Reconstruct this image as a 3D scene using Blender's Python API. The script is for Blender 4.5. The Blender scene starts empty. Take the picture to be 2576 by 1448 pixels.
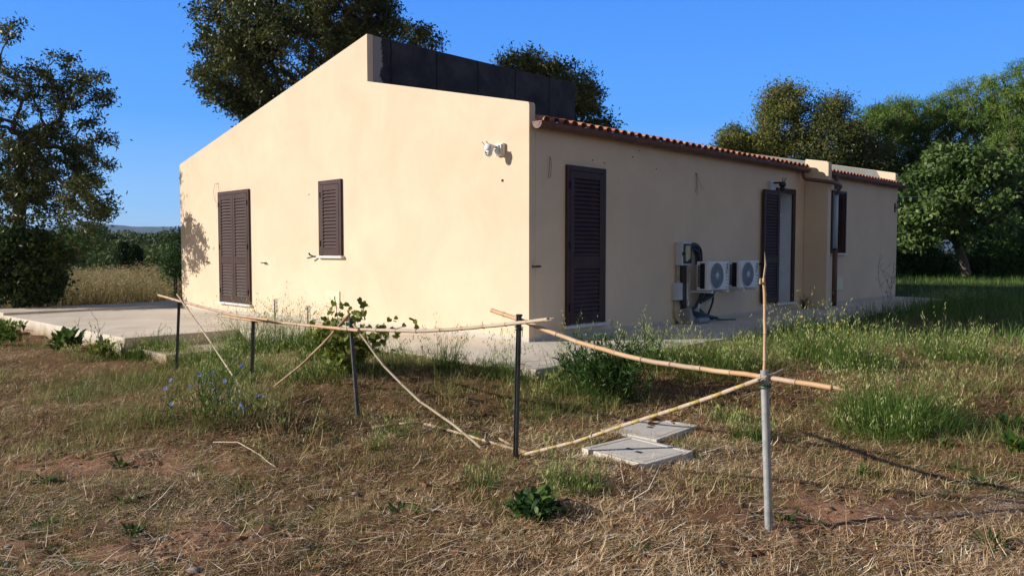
import bpy, math, random
import numpy as np
from mathutils import Matrix, Vector
random.seed(7)
rng = np.random.default_rng(11)
R = math.radians
scene = bpy.context.scene
COL = scene.collection
# ------------------------------------------------------------------ camera
F, PITCH, EYE = 1934.6, 2.817, 1.60
cam_d = bpy.data.cameras.new('camera'); cam = bpy.data.objects.new('camera', cam_d); COL.objects.link(cam)
cam.location = (0, 0, EYE); cam.rotation_euler = (R(90-PITCH), 0, 0)
cam_d.sensor_width = 36; cam_d.lens = 36*F/2576; cam_d.clip_start = .05; cam_d.clip_end = 20000
scene.camera = cam
# ------------------------------------------------------------------ light
SUN_EL = 21.8
sun_travel = Vector((.989*math.cos(R(SUN_EL)), .148*math.cos(R(SUN_EL)), -math.sin(R(SUN_EL)))).normalized()
sd = bpy.data.lights.new('sun', 'SUN'); sd.energy = 5.0; sd.angle = R(.5); sd.color = (1, .93, .84)
so = bpy.data.objects.new('sun', sd); COL.objects.link(so)
so.rotation_euler = sun_travel.to_track_quat('-Z', 'Y').to_euler()
w = bpy.data.worlds.new('World'); scene.world = w; w.use_nodes = True
nt = w.node_tree; bg = nt.nodes['Background']
sky = nt.nodes.new('ShaderNodeTexSky'); sky.sky_type = 'NISHITA'; sky.sun_disc = False
sky.sun_elevation = R(SUN_EL); sky.sun_rotation = math.atan2(-.989, -.148)
sky.air_density = 1.0; sky.dust_density = 0.2; sky.ozone_density = 5.0; sky.altitude = 100
hs = nt.nodes.new('ShaderNodeHueSaturation'); hs.inputs['Saturation'].default_value = 1.12
nt.links.new(sky.outputs[0], hs.inputs['Color'])
# sky colour by height above the horizon, darkened overhead to cut blue fill, blended over the physical sky to tame its glare on the sun's side
tc = nt.nodes.new('ShaderNodeTexCoord'); sx = nt.nodes.new('ShaderNodeSeparateXYZ'); nt.links.new(tc.outputs['Generated'], sx.inputs[0])
cr = nt.nodes.new('ShaderNodeValToRGB'); nt.links.new(sx.outputs[2], cr.inputs[0]); e = cr.color_ramp.elements
for p_, c_ in ((.0, (.46, .68, .92)), (.05, (.28, .56, .95)), (.16, (.105, .38, 1.0)), (.34, (.06, .27, .90)), (.46, (.04, .15, .5)), (.65, (.02, .06, .2)), (1, (.015, .04, .14))):
    el = e[0] if p_ == 0 else (e[len(e)-1] if p_ == 1 else e.new(p_)); el.position = p_; el.color = (*c_, 1)
mx = nt.nodes.new('ShaderNodeMix'); mx.data_type = 'RGBA'; mx.inputs[0].default_value = .96
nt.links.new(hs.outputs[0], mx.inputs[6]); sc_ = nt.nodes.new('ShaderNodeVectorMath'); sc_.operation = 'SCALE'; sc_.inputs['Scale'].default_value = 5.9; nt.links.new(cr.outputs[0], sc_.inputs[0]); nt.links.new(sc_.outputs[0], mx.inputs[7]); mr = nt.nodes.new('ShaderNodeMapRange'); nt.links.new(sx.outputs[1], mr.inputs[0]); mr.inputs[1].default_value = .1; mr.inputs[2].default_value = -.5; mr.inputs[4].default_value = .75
mz = nt.nodes.new('ShaderNodeMix'); mz.data_type = 'RGBA'; mz.inputs[7].default_value = (1.6, 1.5, 1.2, 1)   # paler warm sky added behind the camera to warm the shaded wall
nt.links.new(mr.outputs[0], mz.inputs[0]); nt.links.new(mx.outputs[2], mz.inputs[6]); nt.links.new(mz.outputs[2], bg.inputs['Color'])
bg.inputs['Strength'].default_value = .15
scene.view_settings.view_transform = 'Standard'; scene.view_settings.look = 'None'
scene.view_settings.exposure = .30; scene.view_settings.gamma = 1
scene.cycles.transparent_max_bounces = 8; scene.cycles.max_bounces = 6

# ------------------------------------------------------------------ geometry helpers
PA = R(PITCH)
def ray(u, v):
    a, b = u-1288, 724-v
    return Vector((a, F*math.cos(PA)+b*math.sin(PA), -F*math.sin(PA)+b*math.cos(PA)))
CAMP = Vector((0, 0, EYE))
def at(u, v, Y):
    d = ray(u, v); return CAMP+d*(Y/d.y)
TH = R(45.474)
HM = Matrix.Translation((.232, 10.42, .35)) @ Matrix.Rotation(TH, 4, 'Z')
HI = HM.inverted()
def H(s, t, z): return HM @ Vector((s, t, z))
def longw(u, v, t=0.):
    o = HI @ CAMP; d = HI.to_3x3() @ ray(u, v); k = (t-o.y)/d.y; return o+d*k
def gab(u, v, s=0.):
    o = HI @ CAMP; d = HI.to_3x3() @ ray(u, v); k = (s-o.x)/d.x; return o+d*k
def sm(a, b, x):
    x = np.clip((np.asarray(x, float)-a)/(b-a), 0, 1); return x*x*(3-2*x)
# value noise
_T = rng.random((256, 256))
def vn(x, y, f):
    x = np.asarray(x, float)*f+57.3; y = np.asarray(y, float)*f+91.7
    i = np.floor(x).astype(int); j = np.floor(y).astype(int); fx = x-i; fy = y-j
    fx = fx*fx*(3-2*fx); fy = fy*fy*(3-2*fy)
    g = lambda a, b: _T[a % 256, b % 256]
    return (g(i, j)*(1-fx)+g(i+1, j)*fx)*(1-fy)+(g(i, j+1)*(1-fx)+g(i+1, j+1)*fx)*fy
def gz(x, y):
    x = np.asarray(x, float); y = np.asarray(y, float)
    h = (.28+.05*sm(.5, 2.5, np.abs(x-.3)))*sm(6.6, 8.9, y+.25*np.clip(np.abs(x-1.2)-.6, 0, 3))*sm(-5.2, -1.2, x)
    h = h + .12*sm(20, 30, y)*sm(0, 6, x) + .12*sm(15, 20, y)*(1-sm(-5, -1, x))
    r = np.hypot(x, y)
    near = 1-sm(14, 40, r)
    h = h + near*(.07*(vn(x, y, .9)-.5)+.035*(vn(x, y, 3.1)-.5)+.016*(vn(x, y, 9)-.5))
    h = h + sm(14, 60, r)*.5*(vn(x, y, .06)-.5)
    return h
def ground(u, v):
    d = ray(u, v); z = 0.
    for _ in range(12):
        k = (z-EYE)/d.z; p = CAMP+d*k; z = float(gz(p.x, p.y))
    return Vector((p.x, p.y, z))

WM = {}
def newobj(name, mesh, parent=None, M=None):
    o = bpy.data.objects.new(name, mesh); COL.objects.link(o)
    if parent is not None: o.parent = parent
    if M is not None: o.matrix_local = M
    WM[o.name] = (WM[parent.name] if parent is not None else Matrix()) @ (M if M is not None else Matrix())
    return o
def tag(o, label, cat, group=None, kind=None):
    if label: o['label'] = label
    if cat: o['category'] = cat
    if group: o['group'] = group
    if kind: o['kind'] = kind
    return o
def thing(name, label, cat, loc=(0, 0, 0), rz=0., group=None):
    o = newobj(name, None, None, Matrix.Translation(loc) @ Matrix.Rotation(rz, 4, 'Z'))
    o.empty_display_size = .2
    return tag(o, label, cat, group)
def copy_thing(o, M, label):
    c = o.copy(); COL.objects.link(c); c.matrix_world = M; c['label'] = label
    def rec(a, b):
        for ch in [k for k in bpy.data.objects if k.parent == a]:
            d = ch.copy(); COL.objects.link(d); d.parent = b; rec(ch, d)
    rec(o, c); return c

class MB:
    def __init__(s): s.v = []; s.f = []; s.n = 0; s.r = []
    def add(s, v, f, r=None):
        v = np.asarray(v, float).reshape(-1, 3); b = s.n
        for q in f: s.f.append([i+b for i in q]); s.r.append(random.random() if r is None else r)
        s.v.append(v); s.n += len(v)
    def box(s, x0, x1, y0, y1, z0, z1, M=None, r=None):
        v = [Vector((x, y, z)) for x in (x0, x1) for y in (y0, y1) for z in (z0, z1)]
        if M is not None: v = [M @ p for p in v]
        s.add([tuple(p) for p in v], [(0, 1, 3, 2), (4, 6, 7, 5), (0, 4, 5, 1), (2, 3, 7, 6), (0, 2, 6, 4), (1, 5, 7, 3)], r)
    def mbox(s, mp, a0, a1, z0, z1, d0, d1):
        v = [mp(a, z, d) for a in (a0, a1) for z in (z0, z1) for d in (d0, d1)]
        s.add(v, [(0, 1, 3, 2), (4, 6, 7, 5), (0, 4, 5, 1), (2, 3, 7, 6), (0, 2, 6, 4), (1, 5, 7, 3)])
    def prism(s, poly, x0, x1, axis='x', M=None):
        n = len(poly); v = []
        for x in (x0, x1):
            for p in poly:
                q = (x, p[0], p[1]) if axis == 'x' else ((p[0], x, p[1]) if axis == 'y' else (p[0], p[1], x))
                v.append(tuple(M @ Vector(q)) if M is not None else q)
        f = [tuple(range(n))[::-1], tuple(range(n, 2*n))]+[(i, (i+1) % n, (i+1) % n+n, i+n) for i in range(n)]
        s.add(v, f)
    def tube(s, pts, rad, k=8, cap=True, r=None, flat=1.0):
        pts = [Vector(p) for p in pts]; m = len(pts)
        if not hasattr(rad, '__len__'): rad = [rad]*m
        T = [(pts[min(i+1, m-1)]-pts[max(i-1, 0)]).normalized() for i in range(m)]
        a = T[0].orthogonal().normalized(); v = []
        for i in range(m):
            a = (a-T[i]*a.dot(T[i])); a = a.normalized() if a.length > 1e-6 else T[i].orthogonal().normalized()
            b = T[i].cross(a)
            for j in range(k):
                c = 2*math.pi*j/k; v.append(tuple(pts[i]+(a*math.cos(c)+b*math.sin(c)*flat)*rad[i]))
        f = [(i*k+j, i*k+(j+1) % k, (i+1)*k+(j+1) % k, (i+1)*k+j) for i in range(m-1) for j in range(k)]
        if cap: f += [tuple(range(k))[::-1], tuple(range((m-1)*k, m*k))]
        s.add(v, f, random.random() if r is None else r)
    def lathe(s, prof, k=20, M=None):
        v = []
        for (r, z) in prof:
            for j in range(k):
                c = 2*math.pi*j/k; p = Vector((r*math.cos(c), r*math.sin(c), z)); v.append(tuple(M @ p) if M is not None else tuple(p))
        m = len(prof)
        f = [(i*k+j, i*k+(j+1) % k, (i+1)*k+(j+1) % k, (i+1)*k+j) for i in range(m-1) for j in range(k)]
        f += [tuple(range(k))[::-1], tuple(range((m-1)*k, m*k))]
        s.add(v, f)
    def build(s, name, mat, parent=None, world=False, bevel=0, smooth=False, M=None):
        V = np.concatenate(s.v)
        if world and parent is not None:
            I = np.array(WM[parent.name].inverted()); V = V @ I[:3, :3].T+I[:3, 3]
        me = bpy.data.meshes.new(name); me.from_pydata(V.tolist(), [], s.f)
        at_ = me.attributes.new('rnd', 'FLOAT', 'FACE'); at_.data.foreach_set('value', s.r)
        me.materials.append(mat); me.update()
        if smooth: me.polygons.foreach_set('use_smooth', [True]*len(me.polygons))
        o = newobj(name, me, parent, M)
        if bevel:
            b = o.modifiers.new('bevel', 'BEVEL'); b.width = bevel; b.segments = 2; b.limit_method = 'ANGLE'; b.angle_limit = R(40)
        return o
def qmesh(name, V, Q, rnd, mat, parent=None, world=True, smooth=False):
    """bulk quads from numpy arrays"""
    V = np.asarray(V, np.float32).reshape(-1, 3); Q = np.asarray(Q, np.int32).reshape(-1, 4)
    if world and parent is not None:
        I = np.array(WM[parent.name].inverted()); V = (V @ I[:3, :3].T+I[:3, 3]).astype(np.float32)
    me = bpy.data.meshes.new(name); me.vertices.add(len(V)); me.vertices.foreach_set('co', V.ravel())
    me.loops.add(Q.size); me.loops.foreach_set('vertex_index', Q.ravel())
    me.polygons.add(len(Q)); me.polygons.foreach_set('loop_start', np.arange(0, Q.size, 4, dtype=np.int32))
    me.polygons.foreach_set('loop_total', np.full(len(Q), 4, np.int32))
    a = me.attributes.new('rnd', 'FLOAT', 'FACE'); a.data.foreach_set('value', np.asarray(rnd, np.float32).ravel())
    me.materials.append(mat); me.update(calc_edges=True)
    if smooth: me.polygons.foreach_set('use_smooth', np.ones(len(Q), bool))
    return newobj(name, me, parent)

# ------------------------------------------------------------------ materials
def mat(name, rough=.8, metal=0., spec=.5):
    m = bpy.data.materials.new(name); m.use_nodes = True; n = m.node_tree
    b = n.nodes['Principled BSDF']; b.inputs['Roughness'].default_value = rough; b.inputs['Metallic'].default_value = metal
    b.inputs['Specular IOR Level'].default_value = spec
    return m, n, b
def N(n, t, **k):
    x = n.nodes.new(t)
    for a, b in k.items(): setattr(x, a, b)
    return x
def noise(n, vec, scale, detail=5, rough=.6, dist=0.):
    x = N(n, 'ShaderNodeTexNoise'); x.inputs['Scale'].default_value = scale; x.inputs['Detail'].default_value = detail
    x.inputs['Roughness'].default_value = rough; x.inputs['Distortion'].default_value = dist
    if vec is not None: n.links.new(vec, x.inputs['Vector'])
    return x.outputs['Fac']
def ramp(n, fac, stops):
    x = N(n, 'ShaderNodeValToRGB'); e = x.color_ramp.elements
    while len(e) < len(stops): e.new(.5)
    for i, (p, c) in enumerate(stops):
        e[i].position = p; e[i].color = (*c, 1) if len(c) == 3 else c
    n.links.new(fac, x.inputs['Fac']); return x.outputs['Color']
def mix(n, fac, a, b, mode='MIX'):
    x = N(n, 'ShaderNodeMix', data_type='RGBA', blend_type=mode)
    for i, val in ((0, fac), (6, a), (7, b)):
        if hasattr(val, 'is_output') or isinstance(val, bpy.types.NodeSocket): n.links.new(val, x.inputs[i])
        elif i == 0: x.inputs[i].default_value = val
        else: x.inputs[i].default_value = (*val, 1)
    return x.outputs[2]
def math_(n, op, a, b=None, clamp=False):
    x = N(n, 'ShaderNodeMath', operation=op, use_clamp=clamp)
    for i, val in ((0, a), (1, b)):
        if val is None: continue
        if isinstance(val, bpy.types.NodeSocket): n.links.new(val, x.inputs[i])
        else: x.inputs[i].default_value = val
    return x.outputs[0]
def coord(n, kind='Object'):
    return N(n, 'ShaderNodeTexCoord').outputs[kind]
def bump(n, b, h, strength=.3, dist=.01):
    x = N(n, 'ShaderNodeBump'); x.inputs['Strength'].default_value = strength; x.inputs['Distance'].default_value = dist
    n.links.new(h, x.inputs['Height']); n.links.new(x.outputs[0], b.inputs['Normal'])
def sep(n, v):
    x = N(n, 'ShaderNodeSeparateXYZ'); n.links.new(v, x.inputs[0]); return x.outputs
def simple(name, c, rough=.7, metal=0., var=.12, scale=8, bmp=.1, spec=.5):
    m, n, b = mat(name, rough, metal, spec); co = coord(n)
    f = noise(n, co, scale, 6, .65)
    lo = tuple(x*(1-var) for x in c); hi = tuple(min(1, x*(1+var)) for x in c)
    n.links.new(ramp(n, f, [(.3, lo), (.7, hi)]), b.inputs['Base Color'])
    if bmp: bump(n, b, noise(n, co, scale*12, 3), bmp, .003)
    return m
def leafmat(name, stops, trans=.3, rough=.6, clump=0., cscale=1.5, spec=.25):
    m = bpy.data.materials.new(name); m.use_nodes = True; n = m.node_tree; b = n.nodes['Principled BSDF']
    b.inputs['Roughness'].default_value = rough; b.inputs['Specular IOR Level'].default_value = spec
    a = N(n, 'ShaderNodeAttribute', attribute_name='rnd').outputs['Fac']
    if clump:
        f = noise(n, coord(n), cscale, 3, .6)
        f = math_(n, 'MULTIPLY', math_(n, 'SUBTRACT', f, .5), clump*2.4)
        a = math_(n, 'ADD', math_(n, 'ADD', math_(n, 'MULTIPLY', math_(n, 'SUBTRACT', a, .5), 1-clump*.5), .5), f, True)
    c = ramp(n, a, stops); n.links.new(c, b.inputs['Base Color'])
    t = N(n, 'ShaderNodeBsdfTranslucent'); n.links.new(c, t.inputs['Color'])
    x = N(n, 'ShaderNodeMixShader'); x.inputs[0].default_value = trans
    n.links.new(b.outputs[0], x.inputs[1]); n.links.new(t.outputs[0], x.inputs[2])
    n.links.new(x.outputs[0], n.nodes['Material Output'].inputs['Surface']); return m

MT = {}
# painted render
m, n, b = mat('painted_render', .9, spec=.2); co = coord(n); s = sep(n, co)
base = ramp(n, noise(n, co, .9, 6, .65, .6), [(.32, (.63, .50, .36)), (.70, (.725, .582, .42))])
mp = N(n, 'ShaderNodeMapping'); mp.inputs['Scale'].default_value = (5, 5, .8); n.links.new(co, mp.inputs[0])
streak = noise(n, mp.outputs[0], 1.1, 5, .6, .4)
base = mix(n, math_(n, 'MULTIPLY', math_(n, 'SUBTRACT', streak, .52, True), 1.5, True), base, (.62, .50, .37))
speck = noise(n, co, 45, 2, .5)
base = mix(n, math_(n, 'MULTIPLY', math_(n, 'SUBTRACT', speck, .66, True), 2.0, True), base, (.56, .44, .33))
hgt = math_(n, 'ADD', s[2], math_(n, 'MULTIPLY', s[1], .012))
edge = math_(n, 'ADD', .015, math_(n, 'MULTIPLY', noise(n, co, 4, 6, .7), .11))
base = mix(n, math_(n, 'MULTIPLY', math_(n, 'SUBTRACT', edge, hgt), 60, True), base, (.50, .46, .41))
n.links.new(base, b.inputs['Base Color'])
bb = math_(n, 'ADD', math_(n, 'MULTIPLY', noise(n, co, 260, 2), .25), noise(n, co, 3.0, 4, .5)); bump(n, b, bb, .35, .012)
MT['render'] = m
# bitumen felt
m, n, b = mat('bitumen_felt', .75, spec=.3); co = coord(n); s = sep(n, co)
f = noise(n, co, 2.2, 6, .65, .3)
base = ramp(n, f, [(.3, (.014, .015, .018)), (.5, (.032, .033, .038)), (.72, (.060, .060, .064))])
wob = math_(n, 'ADD', s[0], math_(n, 'MULTIPLY', noise(n, co, 2.5, 3), .05))
fr = math_(n, 'FRACT', math_(n, 'MULTIPLY', wob, .98))
seam = math_(n, 'LESS_THAN', math_(n, 'ABSOLUTE', math_(n, 'SUBTRACT', fr, .5)), .016)
base = mix(n, math_(n, 'MULTIPLY', math_(n, 'SUBTRACT', noise(n, co, 1.1, 8, .75, 1.2), .52, True), 5, True), base, (.075, .072, .072))
base = mix(n, seam, base, (.006, .006, .007))
tear = math_(n, 'SUBTRACT', math_(n, 'ADD', .13, math_(n, 'MULTIPLY', noise(n, co, 3.4, 7, .75), .32)), s[0])
base = mix(n, math_(n, 'MULTIPLY', tear, 80, True), base, (.30, .29, .28))
n.links.new(base, b.inputs['Base Color']); bump(n, b, math_(n, 'ADD', noise(n, co, 3, 5), math_(n, 'MULTIPLY', seam, .5)), .6, .03)
MT['bitumen'] = m
# concrete
def concrete(name, lo, hi, sc=1.5, stain=(.42, .36, .29), st=.6, dirt=False):
    m, n, b = mat(name, .9, spec=.2); co = coord(n)
    c = ramp(n, noise(n, co, sc, 8, .68, .3), [(.3, lo), (.7, hi)])
    mp = N(n, 'ShaderNodeMapping'); mp.inputs['Scale'].default_value = (5, .8, 1); n.links.new(co, mp.inputs[0])
    c = mix(n, math_(n, 'MULTIPLY', math_(n, 'SUBTRACT', noise(n, mp.outputs[0], 1.3, 7, .7), .5, True), st*3, True), c, stain)
    c = mix(n, math_(n, 'MULTIPLY', math_(n, 'SUBTRACT', noise(n, co, 30, 4, .7), .6, True), 2.5, True), c, tuple(x*.7 for x in lo))
    zz = sep(n, co)[2]
    if dirt: c = mix(n, math_(n, 'MULTIPLY', math_(n, 'SUBTRACT', math_(n, 'ADD', .02, math_(n, 'MULTIPLY', noise(n, co, 2.5, 6, .7), .34)), zz), 5, True), c, (.27, .17, .10))
    if dirt:
        vo = N(n, 'ShaderNodeTexVoronoi', feature='DISTANCE_TO_EDGE'); vo.inputs['Scale'].default_value = .42
        dv = N(n, 'ShaderNodeMix', data_type='VECTOR'); dv.inputs[0].default_value = .12; n.links.new(co, dv.inputs[4]); nz = N(n, 'ShaderNodeTexNoise'); nz.inputs['Scale'].default_value = 3; nz.inputs['Detail'].default_value = 6; n.links.new(co, nz.inputs['Vector']); n.links.new(nz.outputs['Color'], dv.inputs[5]); n.links.new(dv.outputs[1], vo.inputs['Vector'])
        c = mix(n, math_(n, 'MULTIPLY', math_(n, 'SUBTRACT', .0028, vo.outputs['Distance']), 300, True), c, (.16, .12, .09))
    if dirt: c = mix(n, math_(n, 'MULTIPLY', math_(n, 'SUBTRACT', noise(n, co, .55, 7, .72, .8), .50, True), 3.2, True), c, (.47, .37, .26))
    n.links.new(c, b.inputs['Base Color'])
    bump(n, b, math_(n, 'ADD', noise(n, co, 3, 6), math_(n, 'MULTIPLY', noise(n, co, 60, 4), .3)), .5, .02)
    return m
MT['slab'] = concrete('poured_concrete', (.58, .52, .43), (.72, .65, .54), 1.5, (.50, .42, .33), .6, True)
MT['cover'] = concrete('cast_concrete', (.52, .48, .41), (.66, .61, .53), 5, (.40, .33, .25), .45)
MT['rough_concrete'] = concrete('broken_concrete', (.25, .24, .23), (.42, .40, .38), 6)
MT['marble'] = concrete('sill_stone', (.55, .55, .55), (.74, .73, .72), 20, (.4, .4, .4), .3)
MT['shutter'] = simple('brown_shutter_metal', (.050, .025, .021), .55, 0, .25, 3, .12, .25)
MT['iron'] = simple('black_iron', (.012, .011, .011), .5, .3, .2, 20)
MT['brown_metal'] = simple('brown_gutter_metal', (.135, .062, .043), .55, 0, .22, 5, .15)
MT['steel'] = simple('gutter_clip_steel', (.6, .6, .6), .35, .9)
m, n, b = mat('terracotta', .85, spec=.2); co = coord(n)
a = N(n, 'ShaderNodeAttribute', attribute_name='rnd').outputs['Fac']
c = ramp(n, a, [(0, (.40, .15, .085)), (.5, (.48, .20, .115)), (1, (.58, .29, .18))])
c = mix(n, math_(n, 'MULTIPLY', math_(n, 'SUBTRACT', noise(n, co, 5, 6, .7), .5, True), 2.2, True), c, (.30, .13, .08))
n.links.new(c, b.inputs['Base Color']); bump(n, b, noise(n, co, 40, 4), .4, .006); MT['tile'] = m
MT['pvc'] = simple('grey_pvc', (.42, .50, .62), .4, 0, .05, 4, .03)
MT['white_plastic'] = simple('white_plastic', (.72, .73, .74), .4, 0, .05, 4, .02)
MT['grey_plastic'] = simple('light_grey_plastic', (.50, .54, .58), .45, 0, .06, 4, .04)
MT['cream_plastic'] = simple('cream_plastic', (.62, .60, .42), .5, 0, .05, 4, .03)
MT['camera_cream'] = simple('cream_junction_plastic', (.70, .66, .54), .5, 0, .05, 4, .03)
MT['dark_plastic'] = simple('dark_plastic', (.012, .013, .015), .45, 0, .2, 10, .05)
MT['coil'] = simple('condenser_coil', (.012, .014, .02), .4, .4, .2, 60, .2)
MT['fan_grille'] = simple('fan_grille_plastic', (.22, .25, .29), .5, 0, .08, 10, .03)
MT['hub'] = simple('fan_hub_plastic', (.48, .52, .55), .45, 0, .05)
MT['conduit'] = simple('beige_conduit', (.52, .44, .32), .6, 0, .1)
MT['hose'] = simple('black_cable_sheath', (.018, .019, .022), .5, 0, .3, 12, .1)
MT['green_hose'] = simple('green_hose', (.02, .12, .04), .5, 0, .2)
MT['paper'] = simple('yellowed_paper', (.50, .45, .24), .8, 0, .25, 12)
MT['silver'] = simple('silver_sticker', (.55, .54, .47), .3, .5, .2, 20)
MT['ink'] = simple('sticker_ink', (.03, .025, .03), .5)
MT['red_ink'] = simple('sticker_red_ink', (.4, .03, .03), .5)
MT['plaster'] = simple('inner_wall_plaster', (.60, .66, .72), .9, 0, .1, 2.5, .15)
MT['wire'] = simple('thin_wire', (.06, .06, .05), .6)
MT['galv'] = simple('galvanised_steel', (.36, .37, .37), .55, .35, .28, 14, .15)
MT['post_dark'] = simple('weathered_dark_steel', (.085, .085, .088), .6, .35, .5, 9, .3)
MT['green_wire'] = simple('green_tie_wire', (.012, .06, .03), .5)
MT['rust'] = simple('rusty_rod', (.05, .028, .018), .85, .1, .4, 20)
m, n, b = mat('clear_bottle_plastic', .15); b.inputs['Transmission Weight'].default_value = .9; b.inputs['Base Color'].default_value = (.85, .88, .9, 1); b.inputs['IOR'].default_value = 1.12; MT['bottle'] = m
def cane(name, stops):
    m, n, b = mat(name, .55, spec=.35); co = coord(n)
    a = N(n, 'ShaderNodeAttribute', attribute_name='rnd').outputs['Fac']
    c = ramp(n, a, stops)
    c = mix(n, math_(n, 'MULTIPLY', math_(n, 'SUBTRACT', noise(n, co, 14, 6, .7), .5, True), 2, True), c, (.25, .15, .08))
    n.links.new(c, b.inputs['Base Color']); bump(n, b, noise(n, co, 90, 3), .3, .002); return m
MT['cane'] = cane('dry_cane', [(0, (.50, .30, .15)), (.5, (.58, .38, .21)), (1, (.50, .36, .25))])
MT['cane_pale'] = cane('pale_cane', [(0, (.42, .33, .22)), (.5, (.50, .41, .29)), (1, (.45, .33, .20))])
MT['cane_yellow'] = cane('yellow_striped_cane', [(0, (.50, .38, .12)), (.45, (.54, .42, .18)), (.55, (.52, .42, .30)), (1, (.48, .38, .28))])
MT['cane_grey'] = cane('grey_brown_cane', [(0, (.28, .18, .10)), (1, (.42, .29, .18))])
# soil
m, n, b = mat('red_soil', .95, spec=.1); co = coord(n)
c = ramp(n, noise(n, co, .8, 8, .7, .4), [(.3, (.095, .050, .026)), (.5, (.20, .112, .058)), (.75, (.34, .21, .12))])
c = mix(n, math_(n, 'MULTIPLY', math_(n, 'SUBTRACT', noise(n, co, 25, 6, .75), .5, True), 3, True), c, (.07, .037, .02))
c = mix(n, math_(n, 'MULTIPLY', math_(n, 'SUBTRACT', noise(n, co, 60, 5, .75), .58, True), 4, True), c, (.36, .25, .16))
ba = N(n, 'ShaderNodeAttribute', attribute_name='rnd').outputs['Fac']
c = mix(n, ba, c, ramp(n, noise(n, co, 7, 8, .75), [(.3, (.26, .125, .068)), (.6, (.42, .235, .145)), (.8, (.50, .34, .24))]))
s = sep(n, co); far = math_(n, 'MULTIPLY', math_(n, 'SUBTRACT', s[1], 14), .1, True)
c = mix(n, far, c, (.07, .08, .03))
n.links.new(c, b.inputs['Base Color'])
bump(n, b, math_(n, 'ADD', noise(n, co, 18, 8, .75), noise(n, co, 70, 5, .7)), .9, .03); MT['soil'] = m
MT['clod'] = simple('soil_clod', (.21, .105, .052), .95, 0, .45, 12, .6)
MT['hill'] = simple('far_hill', (.025, .035, .035), .9, 0, .3, .004, 0)
MT['bark'] = simple('bark', (.10, .075, .055), .9, 0, .4, 9, .6)
MT['bark_pale'] = simple('pale_bark', (.26, .20, .14), .9, 0, .35, 9, .5)
MT['stone'] = simple('grey_stones', (.21, .19, .18), .9, 0, .3, 30, .3)

# ================================================================== HOUSE
house = newobj('house', None, None, HM)
tag(house, 'cream rendered one-storey farmhouse with a high black-felted roof step and terracotta eaves', 'house')
gmap = lambda a, z, d: (-d, a, z)      # gable wall: a runs along t, d outwards
lmap = lambda a, z, d: (a, -d, z)      # long wall
S_END, T_END = 14.395, 11.44
EV = 3.02                              # top of long wall
mb = MB()
mb.prism([(0, -.5), (0, 3.20), (.015, 3.236), (3.722, 4.069), (3.722, 4.857), (T_END-.02, 3.285), (T_END, 3.25), (T_END, -.7)], 0, .12)
mb.build('gable_wall', MT['render'], house, bevel=.008)
# long wall built round the two real openings
D2a, D2b, D2z0, D2z1 = 7.33, 8.02, .17, 2.44
W3a, W3b, W3z0, W3z1 = 10.05, 10.78, 1.18, 2.56
mb = MB()
def wallpiece(a0, a1, z0, z1): mb.box(a0, a1, 0, .35, z0, z1)
wallpiece(.12, D2a, -.5, EV); wallpiece(D2a, D2b, D2z1, EV); wallpiece(D2a, D2b, -.5, D2z0)
wallpiece(D2b, 8.6, -.5, EV)
mb.build('long_wall', MT['render'], house)
mb = MB(); wallpiece(8.6, W3a, -.5, EV); wallpiece(W3a, W3b, -.5, W3z0); wallpiece(W3a, W3b, W3z1, EV); wallpiece(W3b, S_END-.2, -.5, EV)
mb.build('annex_wall', MT['render'], house)
mb = MB(); mb.prism([(0, -.5), (0, 3.27), (.02, 3.295), (5.0, 4.34), (T_END, 3.2), (T_END, -.7)], S_END-.2, S_END)
mb.build('far_gable_wall', MT['render'], house, bevel=.006)
# grey felt on the inner face and top of the far parapet
mb = MB(); mb.prism([(.35, 3.12), (.50, 3.388), (5.0, 4.338), (5.0, 4.02)], S_END-.206, S_END-.2)
m2 = concrete('grey_parapet_coating', (.15, .165, .155), (.24, .26, .245), 3, (.33, .33, .31), .2)
mb.build('parapet_coating', m2, house)
mb = MB(); mb.box(.12, S_END-.2, T_END-.3, T_END-.001, -.7, 2.9); mb.build('back_wall', MT['render'], house)
mb = MB(); mb.prism([(-.51, -.5), (-.51, 3.07), (-.475, 3.105), (-.03, 3.185), (-.001, 3.17), (-.001, -.5)], 8.6, 8.77)
mb.build('fin_wall', MT['render'], house, bevel=.012)
# black-felted clerestory
mb = MB(); mb.box(.12, 5.41, 3.722, 3.95, 3.6, 4.85); mb.build('felted_wall', MT['bitumen'], house, bevel=.02)
mb = MB(); mb.prism([(3.951, 3.6), (3.951, 4.80), (T_END-.31, 3.25), (T_END-.31, 2.5)], 5.2, 5.40); mb.build('inner_gable_wall', MT['render'], house)
mb = MB(); mb.prism([(3.952, 4.81), (3.952, 4.85), (T_END-.02, 3.27), (T_END-.02, 3.2)], .121, 5.405); mb.build('back_roof', MT['tile'], house)
mb = MB(); mb.prism([(4.9, 4.02), (5.0, 4.06), (T_END-.02, 3.12), (T_END-.02, 3.06)], 5.41, S_END-.201); mb.build('back_roof', MT['tile'], house)
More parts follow.
